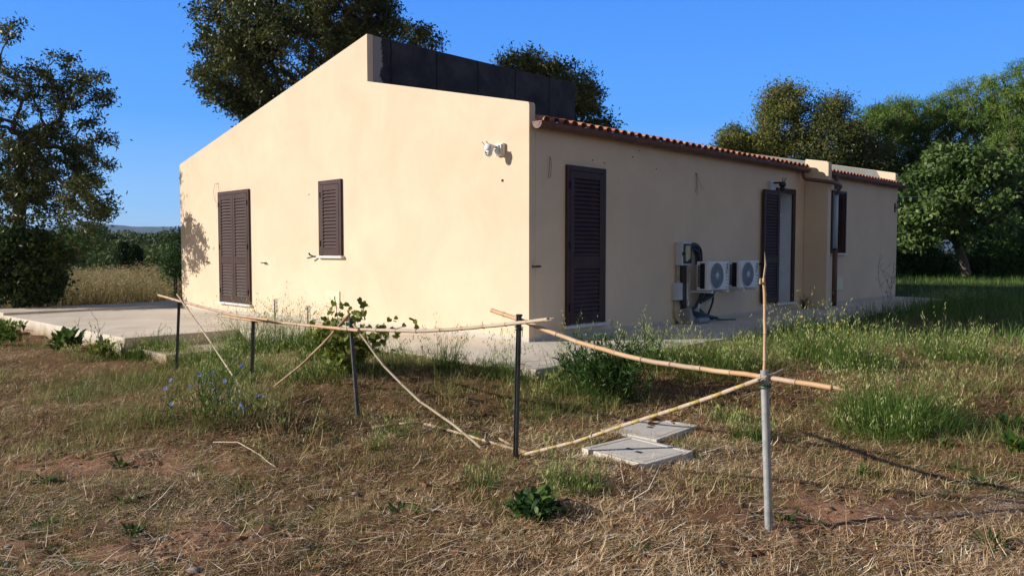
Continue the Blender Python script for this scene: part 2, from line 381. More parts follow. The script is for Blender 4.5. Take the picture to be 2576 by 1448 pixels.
# tiled roof, barrel tiles
SL = .2231
def tiles(s0, s1, tmax):
    mb = MB(); P = .195; nrow = int((s1-s0)/P)
    def rz(t): return 2.985+SL*(t+.12)
    cours = [-.13]+[.25+.36*i for i in range(int((tmax-.25)/.36)+1)]+[tmax]
    for i in range(nrow+1):
        sc = s0+P*(i+.5)
        if sc+.08 > s1: break
        for k in range(len(cours)-1):
            t0, t1 = cours[k], cours[k+1]+.04; lift = .0
            j = random.uniform(-.004, .004); hh = random.random()
            r0, r1 = .078, .070
            v = []; K = 9
            for (t, r, zo) in ((t0, r0, .012), (t1, r1, 0.)):
                for rr in (r, r-.013):
                    for a in range(K):
                        th = math.pi*a/(K-1); v.append((sc+j+rr*math.cos(th), t, rz(t)+zo+rr*math.sin(th)*.85))
            f = []
            for a in range(K-1):
                f += [(a, a+1, 2*K+a+1, 2*K+a), (K+a, 3*K+a, 3*K+a+1, K+a+1), (a, K+a, K+a+1, a+1)]
            mb.add(v, f, hh)
        # channel tile between covers
        v = []; K = 6
        for t in (-.10, tmax):
            for a in range(K):
                th = math.pi*a/(K-1); v.append((sc+P/2+.068*math.cos(th), t, rz(t)+.045-.05*math.sin(th)))
        mb.add(v, [(a, a+1, K+a+1, K+a) for a in range(K-1)], random.random())
    mb.prism([(-.02, 2.93), (-.02, rz(-.02)-.025), (tmax, rz(tmax)-.025), (tmax, rz(tmax)-.12)], s0, s1)
    return mb
tiles(.121, 5.41, 3.72).build('tiled_roof', MT['tile'], house)
tiles(5.41, 8.52, 4.9).build('tiled_roof', MT['tile'], house)
tiles(8.78, S_END-.21, 4.9).build('tiled_roof', MT['tile'], house)
# gutters
def gutter(s0, s1, cap0=True, brk=.62, zc=2.958):
    mb = MB(); rr = .078; tc = -.112; K = 12; v = []
    for s_ in (s0, s1):
        for q in (rr, rr-.006):
            for a in range(K):
                th = math.pi*a/(K-1); v.append((s_, tc+q*math.cos(th), zc-q*math.sin(th)))
    f = []
    for a in range(K-1): f += [(a, 2*K+a, 2*K+a+1, a+1), (K+a, K+a+1, 3*K+a+1, 3*K+a)]
    f += [(0, K, 3*K, 2*K), (K-1, 3*K-1, 4*K-1, 2*K-1)]
    mb.add(v, f)
    mb.tube([(s0, tc-rr, zc+.003), (s1, tc-rr, zc+.003)], .010, 8)
    g = mb.build('gutter', MT['brown_metal'], house)
    x = s0+.28
    bm_ = MB()
    while x < s1-.05:
        v = []
        for s_ in (x, x+.022):
            for q in (rr+.004, rr):
                for a in range(K):
                    th = math.pi*a/(K-1); v.append((s_, tc+q*math.cos(th), zc-q*math.sin(th)))
        f = []
        for a in range(K-1): f += [(a, 2*K+a, 2*K+a+1, a+1), (a, a+1, K+a+1, K+a), (2*K+a, 3*K+a, 3*K+a+1, 2*K+a+1)]
        bm_.add(v, f); x += brk; bm_.build('gutter_bracket', MT['brown_metal'], g); bm_ = MB()
    x = s0+.285
    while x < s1-.05: cb = MB(); cb.box(x-.005, x+.03, tc-rr-.012, tc-rr+.03, zc+.012, zc+.02); x += brk; cb.build('gutter_clip', MT['steel'], g)
    e = MB(); K = 14
    for (x0, x1, q) in ((s0-.006, s0, rr+.006), (s0-.011, s0-.006, rr*.62)):
        poly = [(tc+q*math.cos(math.pi*a/(K-1)), zc-q*math.sin(math.pi*a/(K-1))) for a in range(K)]
        e.prism(poly, x0, x1)
    e.box(s0-.014, s0-.006, tc-rr-.012, tc+rr+.006, zc-.004, zc+.012)
    e.build('end_cap', MT['brown_metal'], g)
    e = MB(); e.prism([(tc+(rr)*math.cos(math.pi*a/(K-1)), zc-rr*math.sin(math.pi*a/(K-1))) for a in range(K)], s1, s1+.006); e.build('end_cap', MT['brown_metal'], g)
gutter(.04, 8.48); gutter(9.62, S_END+.16)
# left eave gutter end of the back side, just visible past the corner
mb = MB(); K = 12; mb.prism([(T_END+.09+.07*math.cos(math.pi*a/(K-1)), 2.99-.07*math.sin(math.pi*a/(K-1))) for a in range(K)], .05, .4)
mb.build('gutter', MT['brown_metal'], house)
# downpipe
def arc(pts, n=6):
    """round the corners of a polyline"""
    pts = [Vector(p) for p in pts]; out = [pts[0]]
    for i in range(1, len(pts)-1):
        a, b, c = pts[i-1], pts[i], pts[i+1]; r = min((a-b).length, (c-b).length)*.45
        p0 = b+(a-b).normalized()*r; p1 = b+(c-b).normalized()*r
        for k in range(n+1):
            t = k/n; out.append(p0*(1-t)**2+b*2*t*(1-t)+p1*t*t)
    return out+[pts[-1]]
DP = (9.80, -.20)
mb = MB()
mb.tube(arc([(8.28, -.112, 2.90), (8.28, -.13, 2.74), (8.44, -.61, 2.66), (8.95, -.64, 2.62), (9.6, -.32, 2.56), (DP[0], DP[1], 2.50)]), .042, 12)
mb.tube([(DP[0], DP[1], 2.90), (DP[0], DP[1], 2.46)], .046, 12)
dp = mb.build('downpipe', MT['brown_metal'], house, smooth=True)
mb = MB(); mb.tube([(DP[0], DP[1], 2.60), (DP[0], DP[1], 1.26)], .049, 14); mb.build('grey_pipe', MT['pvc'], dp, smooth=True)
mb = MB(); mb.tube([(DP[0], DP[1], 1.28), (DP[0], DP[1], -.02)], .056, 14); mb.build('lower_pipe', MT['brown_metal'], dp, smooth=True)
for z in (2.55, 1.27): mb = MB(); mb.tube([(DP[0], DP[1], z-.012), (DP[0], DP[1], z+.012)], .060, 14); mb.box(DP[0]-.008, DP[0]+.008, DP[1], 0, z-.008, z+.008); mb.build('pipe_clip', MT['iron'], dp)

# ---------------- shutters
def leaf(parent, mp, a0, a1, z0, z1, d, mid, pitch=.062, st=.085, hinge=0, name='shutter_leaf'):
    """frame of stiles and rails round louvres, d = back depth"""
    fr = MB(); T = .038
    fr.mbox(mp, a0, a0+st, z0, z1, d, d+T); fr.mbox(mp, a1-st, a1, z0, z1, d, d+T)
    edges = [z0, z0+.11]+[e for m_ in mid for e in m_]+[z1-.10, z1]
    for i in range(0, len(edges), 2): fr.mbox(mp, a0+st, a1-st, edges[i], edges[i+1], d, d+T-.003)
    lf = fr.build(name, MT['shutter'], parent, bevel=.003)
    sl = MB()
    for i in range(1, len(edges)-1, 2):
        za, zb = edges[i], edges[i+1]; n_ = max(1, int(round((zb-za)/pitch))); p = (zb-za)/n_
        for k in range(n_):
            zc = za+p*(k+.5)
            c = [(.004, zc+p*.42), (.010, zc+p*.50), (.036, zc-p*.28), (.034, zc-p*.42)]
            v = [mp(a, z, d+dd) for a in (a0+st+.002, a1-st-.002) for (dd, z) in c]
            sl.add(v, [(0, 1, 5, 4), (1, 2, 6, 5), (2, 3, 7, 6), (3, 0, 4, 7), (0, 3, 2, 1), (4, 5, 6, 7)])
        sl.mbox(mp, a0+st+.002, a1-st-.002, za, zb, d, d+.003)
    sl.build('louvres', MT['shutter'], lf) if False else sl.build('louvres', MT['shutter'], parent)
    return lf
def hinges(parent, mp, a, zs, d):
    mb = MB()
    for z in zs: mb = MB(); mb.mbox(mp, a-.014, a+.014, z-.05, z+.05, d, d+.02); mb.build('hinge', MT['iron'], parent)
# gable door
def shutter_set(name, mp, a0, a1, z0, z1, nleaf, mids, pitch, fw=.065, hl=True, hr=False, sill=True, pr=.03):
    mb = MB(); D = .04
    mb.mbox(mp, a0, a0+fw, z0, z1, -.01, D); mb.mbox(mp, a1-fw, a1, z0, z1, -.01, D); mb.mbox(mp, a0+fw, a1-fw, z1-fw-.01, z1, -.01, D-.002)
    fr = mb.build(name, MT['shutter'], house, bevel=.003)
    w_ = (a1-a0-2*fw)/nleaf
    for i in range(nleaf):
        leaf(fr, mp, a0+fw+w_*i+.004, a0+fw+w_*(i+1)-.004, z0+.015, z1-fw-.016, .006, mids, pitch)
    zs = [z0+.25, (z0+z1)/2, z1-.28] if z1-z0 > 1.8 else [z0+.22, z1-.25]
    if hl: hinges(fr, mp, a0+fw, zs, D-.001)
    if hr: hinges(fr, mp, a1-fw, zs, D-.001)
    if sill:
        mb = MB(); mb.mbox(mp, a0-.04, a1+.04, z0-.045, z0-.002, -.01, .075); mb.build('sill', MT['marble'], fr, bevel=.003)
    return fr
shutter_set('shutter_door', gmap, 7.927, 9.347, .121, 2.512, 2, [(.96, 1.09)], .064, hl=True, hr=True)['label'] = 'brown double-leaf louvred shutter door in the sunlit gable wall'
shutter_set('shutter_window', gmap, 4.503, 5.238, 1.151, 2.498, 1, [], .062, hl=False, hr=True)['label'] = 'brown single louvred window shutter in the sunlit gable wall'
shutter_set('shutter_door', lmap, .744, 1.640, .173, 2.455, 1, [(.98, 1.16)], .062, hl=True)['label'] = 'closed brown louvred shutter door in the shaded long wall'
# open door: frame round a real opening, leaf folded back on the wall
mb = MB(); mp = lmap
mb.mbox(mp, D2a-.06, D2a, D2z0, D2z1+.07, .001, .04); mb.mbox(mp, D2b-.03, D2b+.09, D2z0, D2z1+.07, .001, .04); mb.mbox(mp, D2a, D2b-.03, D2z1-.03, D2z1+.07, .001, .038)
dr = mb.build('open_doorway', MT['shutter'], house, bevel=.003); dr['label'] = 'brown framed doorway with its louvred leaf folded back'
leaf(dr, lmap, 6.62, 7.30, .20, 2.44, .045, [(.98, 1.12)], .062)
hinges(dr, lmap, 7.31, [.4, 1.3, 2.2], .05)
mb = MB(); mb.mbox(lmap, D2a-.08, D2b+.10, D2z0-.04, D2z0-.001, -.34, .10); mb.build('sill', MT['marble'], dr, bevel=.004)
mb = MB(); mb.mbox(lmap, D2b-.012, D2b-.001, D2z0+.001, D2z1-.001, -.34, -.001); mb.build('reveal', MT['plaster'], dr); mb = MB(); mb.mbox(lmap, D2a+.001, D2b-.013, D2z0+.001, D2z1-.001, -.34, -.30); mb.build('inner_panel', MT['plaster'], dr)
mb = MB(); mb.mbox(lmap, 7.305, 7.325, 1.92, 1.98, .04, .095); mb.build('magnet_contact', MT['white_plastic'], dr)
# far window
mb = MB(); mp = lmap
mb.mbox(mp, W3b, W3b+.05, W3z0, W3z1+.05, .001, .04); mb.mbox(mp, W3a-.05, W3a, W3z0, W3z1+.05, .001, .04); mb.mbox(mp, W3a, W3b, W3z1, W3z1+.05, .001, .038)
fw_ = mb.build('far_window', MT['shutter'], house); fw_['label'] = 'small dark window of the annex behind the downpipe, its leaves ajar'
RM = Matrix.Translation((W3b-.02, -.02, 0)) @ Matrix.Rotation(R(-62), 4, 'Z')
def rmap(a, z, d): return tuple(RM @ Vector((-.40+a, -d, z)))
leaf(fw_, rmap, 0, .40, W3z0+.02, W3z1-.02, -.01, [], .062, st=.06)
mb = MB(); mb.mbox(lmap, W3a+.001, W3b-.001, W3z0+.001, W3z1-.001, -.2, -.17); mb.build('window_pane', MT['dark_plastic'], fw_)
mb = MB(); mb.mbox(lmap, W3a-.08, W3b+.09, W3z0-.04, W3z0-.001, -.1, .08); mb.build('sill', MT['marble'], fw_, bevel=.004)
# flush vent covers
mb = MB(); p0, p1 = gab(822, 730), gab(856, 765); mb.mbox(gmap, p1.y, p0.y, p1.z-.0, p0.z, .001, .018); mb.build('vent_cover', MT['cream_plastic'], house, bevel=.006)
mb = MB(); p0, p1 = longw(2100, 697), longw(2117, 728); mb.mbox(lmap, p0.x, p1.x, p1.z, p0.z, .001, .03); mb.build('vent_cover', MT['cream_plastic'], house, bevel=.006)
# loose wires out of the wall
def wirebunch(pts_list, label):
    mb = MB()
    for p in pts_list: mb.tube(p, .0032, 4)
    o = mb.build('loose_wire', MT['wire'], house); o['label'] = label
def wpt(kind, u, v, d):
    p = gab(u, v, -d) if kind == 'g' else longw(u, v, -d); return p
wirebunch([[wpt('g', *q) for q in ((545, 463, 0), (548, 460, .03), (551, 480, .04), (553, 500, .02), (548, 510, .02), (545, 523, .02))],
           [wpt('g', *q) for q in ((545, 463, 0), (541, 462, .03), (537, 480, .04), (539, 500, .02), (544, 510, .02))]], 'thin grey wires hanging by the double shutter door')
wirebunch([[wpt('l', *q) for q in ((1380, 394, 0), (1385, 396, .04), (1387, 415, .04), (1385, 447, .03))],
           [wpt('l', *q) for q in ((1380, 394, 0), (1384, 396, .03), (1382, 420, .03), (1380, 448, .02))]], 'thin dark wires hanging left of the shaded closed door')
wirebunch([[wpt('l', *q) for q in ((1749, 435, 0), (1754, 437, .04), (1761, 460, .04), (1767, 475, .03))],
           [wpt('l', *q) for q in ((1749, 435, 0), (1753, 438, .03), (1755, 465, .03), (1754, 489, .03))],
           [wpt('l', *q) for q in ((1749, 435, 0), (1752, 440, .03), (1752, 470, .02), (1750, 484, .02))]], 'thin dark wires hanging in the middle of the long wall')
wirebunch([[wpt('l', *q) for q in ((2058, 489, 0), (2066, 486, .05), (2070, 482, .08))]], 'short black cable stub below the bent pipe')
mb = MB()
for k, u, v in (('g', 777, 489), ('g', 1264, 454), ('l', 1491, 403), ('l', 1521, 410), ('l', 1592, 395), ('l', 1608, 379), ('l', 1651, 425)):
    p = wpt(k, u, v, 0); r_ = .018 if u == 1264 else .009
    q = wpt(k, u, v, .012); mb = MB(); mb.tube([p, q], r_, 7); mb.build('dark_hole_dot', MT['rust'], house)  # dark stubs stand in for the shade inside small wall holes

# ---------------- fixtures on the walls: things of their own
def wall_thing(name, label, cat, s, t, z, group=None):
    p = H(s, t, z); return thing(name, label, cat, p, TH, group)
# shutter stays
def stay(name, label, kind, u, v, arms, grp='shutter stays on the walls'):
    p = wpt(kind, u, v, 0); th_ = wall_thing(name, label, 'shutter stay', p.x, p.y, p.z, grp)
    mp = (lambda a, z, d: (-d, a, z)) if kind == 'g' else (lambda a, z, d: (a, -d, z))
    for i, (nm, pts, r_) in enumerate(arms):
        mb = MB(); mb.tube([mp(*q) for q in pts], r_, 7); mb.build(nm, MT['iron'], th_)
for lab, u, v in (('black shutter stay left of the double shutter door', 527, 659), ('black shutter stay right of the double shutter door', 671, 661)):
    stay('shutter_stay', lab, 'g', u, v, [('pin', [(0, 0, 0), (0, 0, .055)], .012), ('arm', [(.0, 0, .055), (.12, .0, .06)], .011), ('catch', [(-.02, -.005, .055), (-.035, -.015, .04)], .012)])
stay('shutter_stay', 'forked black shutter stay below the gable window shutter', 'g', 798, 645, [('pin', [(0, 0, 0), (0, 0, .07)], .014), ('arm', [(0, 0, .07), (.10, .035, .10)], .014), ('catch', [(.02, 0, .07), (.15, -.03, .10), (.17, -.025, .1)], .014), ('catch', [(.09, .03, .10), (.12, .06, .10)], .016)])
stay('shutter_stay', 'black shutter stay left of the shaded closed door', 'l', 1337, 670, [('pin', [(.02, 0, 0), (.02, 0, .06)], .013), ('arm', [(.02, 0, .06), (.12, 0, .055)], .014)])
stay('shutter_stay', 'black shutter stay between the second air conditioner and the open door', 'l', 1906, 664, [('pin', [(.0, 0, 0), (.0, 0, .13)], .014), ('arm', [(.0, 0, .13), (.10, -.01, .13)], .014), ('catch', [(-.09, .02, .13), (.0, 0, .13)], .02)])

# dome camera on the gable
def dome_camera(name, label, mats, o, flip):
    """o: Empty; local x=s, y=t. flip picks the outward axis"""
    out = (lambda a, z, d: (-d, a, z)) if flip == 'g' else (lambda a, z, d: (a, -d, z))
    A, B_, C_ = mats
    return out
cp = gab(1262, 377)
cam_t = wall_thing('security_camera', 'white dome security camera with two stub aerials on the sunlit gable wall', 'camera', 0, cp.y, cp.z)
o_ = lambda a, z, d: (-d, a, z)
mb = MB(); mb.mbox(o_, -.075, .075, -.085, .085, 0, .055); mb.build('junction_box', MT['camera_cream'], cam_t, bevel=.006)
mb = MB(); mb.mbox(o_, -.062, .062, -.075, .075, .055, .075); mb.mbox(o_, -.03, .05, -.06, .06, .075, .10); mb.build('bracket', MT['white_plastic'], cam_t, bevel=.012)
mb = MB(); mb.tube([o_(.02, .03, .09), o_(.02, .035, .15), o_(.02, .02, .20)], .022, 10); mb.tube([o_(0, -.02, .09), o_(.01, -.03, .12)], .028, 10); mb.build('arm', MT['white_plastic'], cam_t, smooth=True)
c_ = o_(.03, -.02, .215)
mb = MB(); mb.lathe([(.02, .085), (.05, .075), (.062, .045), (.064, -.002), (.055, -.008)], 20, Matrix.Translation(c_)); hd = mb.build('camera_head', MT['white_plastic'], cam_t, smooth=True)
mb = MB(); mb.lathe([(.050, -.009), (.052, -.03), (.045, -.062), (.028, -.085), (.006, -.093)], 20, Matrix.Translation(c_)); mb.build('dome', MT['white_plastic'], cam_t, smooth=True)
mb = MB(); mb.tube([Vector(c_)+Vector((-.048, .01, -.035)), Vector(c_)+Vector((-.056, .012, -.038))], .014, 12); mb.tube([Vector(c_)+Vector((-.040, .01, -.065)), Vector(c_)+Vector((-.047, .012, -.068))], .010, 12); mb.build('lens', MT['dark_plastic'], cam_t)
for dy in (.05, -.035):
    mb = MB(); mb.tube([Vector(c_)+Vector((.0, dy, .04)), Vector(c_)+Vector((-.06, dy+.03, .115))], .007, 7); mb.build('aerial', MT['camera_cream'], cam_t)
# black camera above the open door
p = longw(1936, 468)
cam2 = wall_thing('security_camera', 'black security camera with two raised aerials on a pale box above the open doorway', 'camera', p.x, 0, p.z)
q_ = lambda a, z, d: (a, -d, z)
mb = MB(); mb.mbox(q_, -.08, .10, -.10, .10, 0, .07); mb.build('junction_box', MT['grey_plastic'], cam2, bevel=.006)
mb = MB(); mb.mbox(q_, .02, .06, .04, .075, .07, .22); mb.build('bracket', MT['dark_plastic'], cam2, bevel=.004)
c_ = Vector(q_(.06, .0, .24))
mb = MB(); mb.lathe([(.02, .075), (.055, .065), (.068, .03), (.066, -.01), (.04, -.02)], 16, Matrix.Translation(c_)); mb.build('camera_head', MT['dark_plastic'], cam2, smooth=True)
mb = MB(); mb.lathe([(.04, -.021), (.052, -.05), (.046, -.09), (.02, -.11)], 16, Matrix.Translation(c_)); mb.build('dome', MT['dark_plastic'], cam2, smooth=True)
for dx in (-.0, .05):
    mb = MB(); mb.tube([c_+Vector((dx, 0, .05)), c_+Vector((dx*2.6+.015, 0, .15))], .009, 7); mb.build('aerial', MT['dark_plastic'], cam2)

# ---------------- air conditioners
AW, AH, AD = .72, .49, .215
ac = wall_thing('air_conditioner', 'white outdoor air conditioner on the long wall, nearer the electrical box', 'air conditioner', 3.93, -.21, .567, 'wall-mounted air conditioners')
mb = MB(); mb.box(0, AW, -AD, 0, 0, AH); mb.build('casing', MT['white_plastic'], ac, bevel=.012)
mb = MB(); mb.box(-.006, .0, -AD+.055, -AD+.145, .03, AH-.03); mb.build('coil_opening', MT['coil'], ac)
mb = MB()
for k in range(11): mb.box(-.007, 0, -.065, -.025, .06+k*.034, .084+k*.034)
mb.build('side_vents', MT['dark_plastic'], ac)
mb = MB(); mb.box(.02, .56, -AD-.008, -AD, .015, AH-.015); mb.build('front_panel', MT['white_plastic'], ac, bevel=.01)
FC = (.275, AH/2); FR = .225
MF = Matrix.Translation((FC[0], -AD-.008, FC[1])) @ Matrix.Rotation(R(90), 4, 'X')
mb = MB(); mb.lathe([(FR, 0), (FR+.012, .004), (FR+.008, .014), (FR-.006, .012), (FR-.01, .001)], 48, MF); ring = mb.build('fan_ring', MT['white_plastic'], ac, smooth=True)
mb = MB(); mb.lathe([(FR-.012, .0005), (.001, .0005)], 40, MF); bk = mb.build('fan_recess', MT['coil'], ac)
mb = MB()
for k in range(56):
    a0 = 2*math.pi*k/56; pts = []
    for j in range(6):
        t = j/5; r_ = .05+(FR-.062)*t; a_ = a0+.9*t*t; pts.append(tuple(MF @ Vector((r_*math.cos(a_), r_*math.sin(a_), .010+.006*(1-t)))))
    mb.tube(pts, .0042, 4)
for r_ in (.09, .13, .17, .205):
    pts = [tuple(MF @ Vector((r_*math.cos(2*math.pi*k/36), r_*math.sin(2*math.pi*k/36), .014))) for k in range(37)]; mb.tube(pts, .0022, 4, cap=False)
mb.build('fan_grille', MT['fan_grille'], ac)
mb = MB(); mb.lathe([(.055, .008), (.055, .018), (.045, .024), (.002, .026)], 24, MF); mb.build('fan_hub', MT['hub'], ac, smooth=True)
mb = MB(); mb.box(.60, .70, -AD-.003, -AD, .255, AH-.03); stk = mb.build('sticker', MT['silver'], ac)
# printed marks: a tall Z and two small lines under it
mb = MB(); y = -AD-.0045
def zmark(mb, x0, x1, z0, z1, w_):
    for q in ([(x0, z1), (x1, z1), (x1, z1-w_), (x0, z1-w_)], [(x1, z1-w_), (x1-w_*1.4, z1-w_), (x0, z0+w_), (x0+w_*1.4, z0+w_)], [(x0, z0+w_), (x1, z0+w_), (x1, z0), (x0, z0)]):
        mb.prism(q, y, y+.001, 'y')
zmark(mb, .618, .682, .36, .445, .016)
for z in (.335, .322): mb.box(.612, .69, y, y+.001, z, z+.006)
mb.box(.612, .64, y, y+.001, .285, .305)
mb.build('printed_mark', MT['ink'], ac)
mb = MB()
for z in (.225, .165, .105, .045):
    mb.box(.612, .69, -AD-.006, -AD, z, z+.008); mb.box(.682, .69, -AD-.006, -AD, z-.018, z); mb.box(.612, .618, -AD-.006, -AD, z-.01, z)
mb.build('grip_slots', MT['fan_grille'], ac)
for x in (.10, .62):
    mb = MB(); mb.box(x-.018, x+.018, -AD-.03, .205, -.045, -.012); mb.box(x-.018, x+.018, .190, .207, -.09, .30); mb.box(x-.02, x+.02, -AD-.04, -AD-.028, -.05, -.005); mb.build('wall_bracket', MT['white_plastic'], ac, bevel=.003)
M2 = HM @ Matrix.Translation((5.02, -.21, .567))
ac2 = copy_thing(ac, M2, 'white outdoor air conditioner on the long wall, nearer the open doorway')

# ---------------- electrical boxes and cables
eb = wall_thing('electrical_box', 'pale grey electrical box with a clear lid and yellowed paper inside', 'electrical box', 3.58, 0, .99)
mb = MB(); mb.box(0, .30, -.15, 0, 0, .40); mb.build('box_body', MT['grey_plastic'], eb, bevel=.018)
mb = MB()
for (a, b_, c, d) in ((.03, .275, .035, .055), (.03, .275, .345, .365), (.03, .05, .055, .345), (.255, .275, .055, .345)): mb.box(a, b_, -.162, -.15, c, d)
mb.build('lid_frame', MT['dark_plastic'], eb)
mb = MB(); mb.box(.05, .255, -.153, -.149, .055, .345); mb.build('lid_pane', MT['coil'], eb)
mb = MB(); mb.prism([(.10, .075), (.085, .33), (.24, .34), (.245, .12), (.19, .10), (.15, .075)], -.156, -.153, 'y'); mb.build('paper_label', MT['paper'], eb)
mb = MB(); mb.tube([(.02, -.15, .20), (.02, -.19, .20)], .032, 12); mb.build('rotary_switch', MT['dark_plastic'], eb)
jb = wall_thing('junction_box', 'plain grey junction box low on the long wall under the electrical box', 'junction box', 3.50, 0, .405)
mb = MB(); mb.box(0, .34, -.11, 0, 0, .30); mb.build('box_body', MT['grey_plastic'], jb, bevel=.02)
mb = MB(); mb.box(.01, .33, -.122, -.11, .008, .292); mb.build('box_lid', MT['grey_plastic'], jb, bevel=.006)
co1 = wall_thing('conduit_run', 'four beige conduits between the electrical box and the junction box', 'conduit', 3.6, 0, .70)
for k in range(4):
    mb = MB(); mb.tube([(.0+k*.05, -.05, .01), (.0+k*.05, -.05, .285)], .0125, 8); mb.tube([(k*.05, -.05, .005), (k*.05, -.05, .04)], .016, 8, r=0); mb.build('conduit', MT['conduit'], co1, smooth=True)
co2 = wall_thing('conduit_run', 'beige conduits curving from the junction box down into the paving', 'conduit', 3.55, 0, 0)
for k in range(4):
    mb = MB(); mb.tube(arc([(.0+k*.045, -.05, .40), (-.02+k*.035, -.05, .12), (.12+k*.03, -.10, .0-.02)]), .0125, 8); mb.build('conduit', MT['conduit'], co2, smooth=True)
cb = wall_thing('cable_bundle', 'thick bundle of black sheathed pipes looping behind the first air conditioner', 'cable bundle', 3.9, 0, 0)
for k in range(9):
    j = lambda a: random.uniform(-a, a)
    mb = MB(); dx = -.10-.016*k+j(.01); top = 1.24+.02*(k % 5)+j(.02); dd = -.07-.022*(k % 3)
    mb.tube(arc([(.35+.05*k, dd-.1, .05+j(.02)), (.0+dx, dd, .10+.02*k), (-.02+dx, dd, .5), (-.02+dx, dd, top-.08), (.10+j(.03), dd, top+.06), (.24+.012*k, dd, top-.05), (.26+.012*k, dd, 1.0)], 6), .021, 8)
    mb.build('pipe', MT['hose'], cb, smooth=True)
for k in range(6):
    mb = MB(); j = random.uniform(-.02, .02)
    mb.tube(arc([(.35+.09*k, -.12, .56), (.30+.08*k, -.13, .42+j), (.12+.03*k, -.10, .22+.02*k), (-.08, -.10, .10+.015*k)], 6), .02, 8); mb.build('pipe', MT['hose'], cb, smooth=True)
mb = MB(); mb.tube(arc([(.72, -.12, .56), (.76, -.12, .36), (.62, -.1, .12), (.55, -.08, .02)], 6), .019, 8); mb.build('pipe', MT['hose'], cb, smooth=True)
mb = MB(); mb.tube(arc([(1.02, -.12, .56), (.80, -.12, .46), (.50, -.13, .30), (.2, -.12, .2)], 6), .006, 6); mb.build('thin_pipe', MT['grey_plastic'], cb)
for (x, z) in ((-.10, .34), (.24, .28), (.12, .10)):
    mb = MB(); mb.tube([(x-.02, -.13, z-.04), (x+.02, -.13, z+.04)], .028, 8, flat=.6); mb.build('strap', MT['white_plastic'], cb)
gh = wall_thing('garden_hose', 'green hose ends lying on the paving below the air conditioners', 'hose', 4.2, -.12, 0)
for k in range(3):
    mb = MB(); mb.tube(arc([(.0, .0, .20+.02*k), (.20, -.03, .10), (.38+.04*k, -.10, .02), (.62+.1*k, -.16-.04*k, .014)], 5), .012, 7); mb.build('hose', MT['green_hose'], gh, smooth=True)
rk = wall_thing('concrete_lump', 'broken concrete lump at the foot of the cable bundle', 'rubble', 3.72, -.12, 0)
mb = MB(); mb.prism([(-.02, 0), (-.04, .26), (.02, .27), (.08, .15), (.18, .08), (.22, 0)], -.12, .08, 'y'); mb.build('rubble', MT['rough_concrete'], rk, bevel=.012)
mb = MB(); mb.tube([(.12, -.16, .05), (.42, -.18, .05)], .055, 14); mb.build('drain_sleeve', MT['fan_grille'], rk)
# overhead wire bracket on the far corner
wb = wall_thing('wire_bracket', 'dark steel bracket holding the overhead cable at the far corner', 'bracket', S_END-.06, 0, 2.47)
mb = MB(); mb.box(-.2, -.16, -.03, 0, -.22, .02); mb.box(-.2, .12, -.05, -.02, -.12, -.08); mb.box(.08, .12, -.05, -.02, -.10, .12); mb.build('arm', MT['post_dark'], wb)
mb = MB(); mb.tube(arc([(.10, -.035, .12), (-.08, -.05, .12), (-.14, -.05, -.02), (-.05, -.05, -.26), (.05, -.06, -.30)]), .008, 6); mb.build('cable_loop', MT['hose'], wb)
mb = MB(); a_ = HM.inverted() @ at(2258, 481, 20.6); mb2 = [tuple(at(2258, 494, 20.6)), tuple(at(2310, 496, 23.0)), tuple(at(2370, 497, 30.))]
mb.tube(mb2, .006, 6); oc = mb.build('overhead_cable', MT['galv']); tag(oc, 'grey overhead cable running from the far house corner into the trees', 'cable')

# ================================================================== PAVING
def hl(s, t, z): return tuple(H(s, t, z))
def slab(name, poly, tilt=.012, dz=0., label=None, bev=.012):
    mb = MB(); n_ = len(poly); v = [hl(s_, t_, dz-tilt*max(t_, 0)) for s_, t_ in poly]+[hl(s_, t_, -.75) for s_, t_ in poly]
    mb.add(v, [tuple(range(n_)), tuple(range(n_, 2*n_))[::-1]]+[(i, i+n_, (i+1) % n_+n_, (i+1) % n_) for i in range(n_)])
    o = mb.build(name, MT['slab'], bevel=bev); o['kind'] = 'structure'; return o
slab('walkway', [(-1.7, -1.7), (14.5, -1.7), (14.5, -.001), (-.001, -.001), (-.001, 5.0), (-1.7, 5.0)])
slab('terrace', [(-.001, 5.001), (-.001, T_END+.1), (1.5, T_END+.1), (1.5, 12.25), (-3.5, 12.25), (-3.5, 5.001)], .0125)
slab('terrace', [(1.5, 12.251), (1.5, 14.0), (-3.5, 14.0), (-3.5, 12.251)], .0125, .05)
mb = MB(); v0 = [(-3.3, 3.95), (-1.701, 3.95), (-1.701, 4.95), (-3.3, 4.95)]
v = [hl(a, b_, -.235) for a, b_ in v0]+[hl(a, b_, -.8) for a, b_ in v0]
mb.add(v, [(0, 1, 2, 3), (7, 6, 5, 4), (0, 4, 5, 1), (1, 5, 6, 2), (2, 6, 7, 3), (3, 7, 4, 0)]); mb.build('step', MT['slab'], bevel=.015)['kind'] = 'structure'

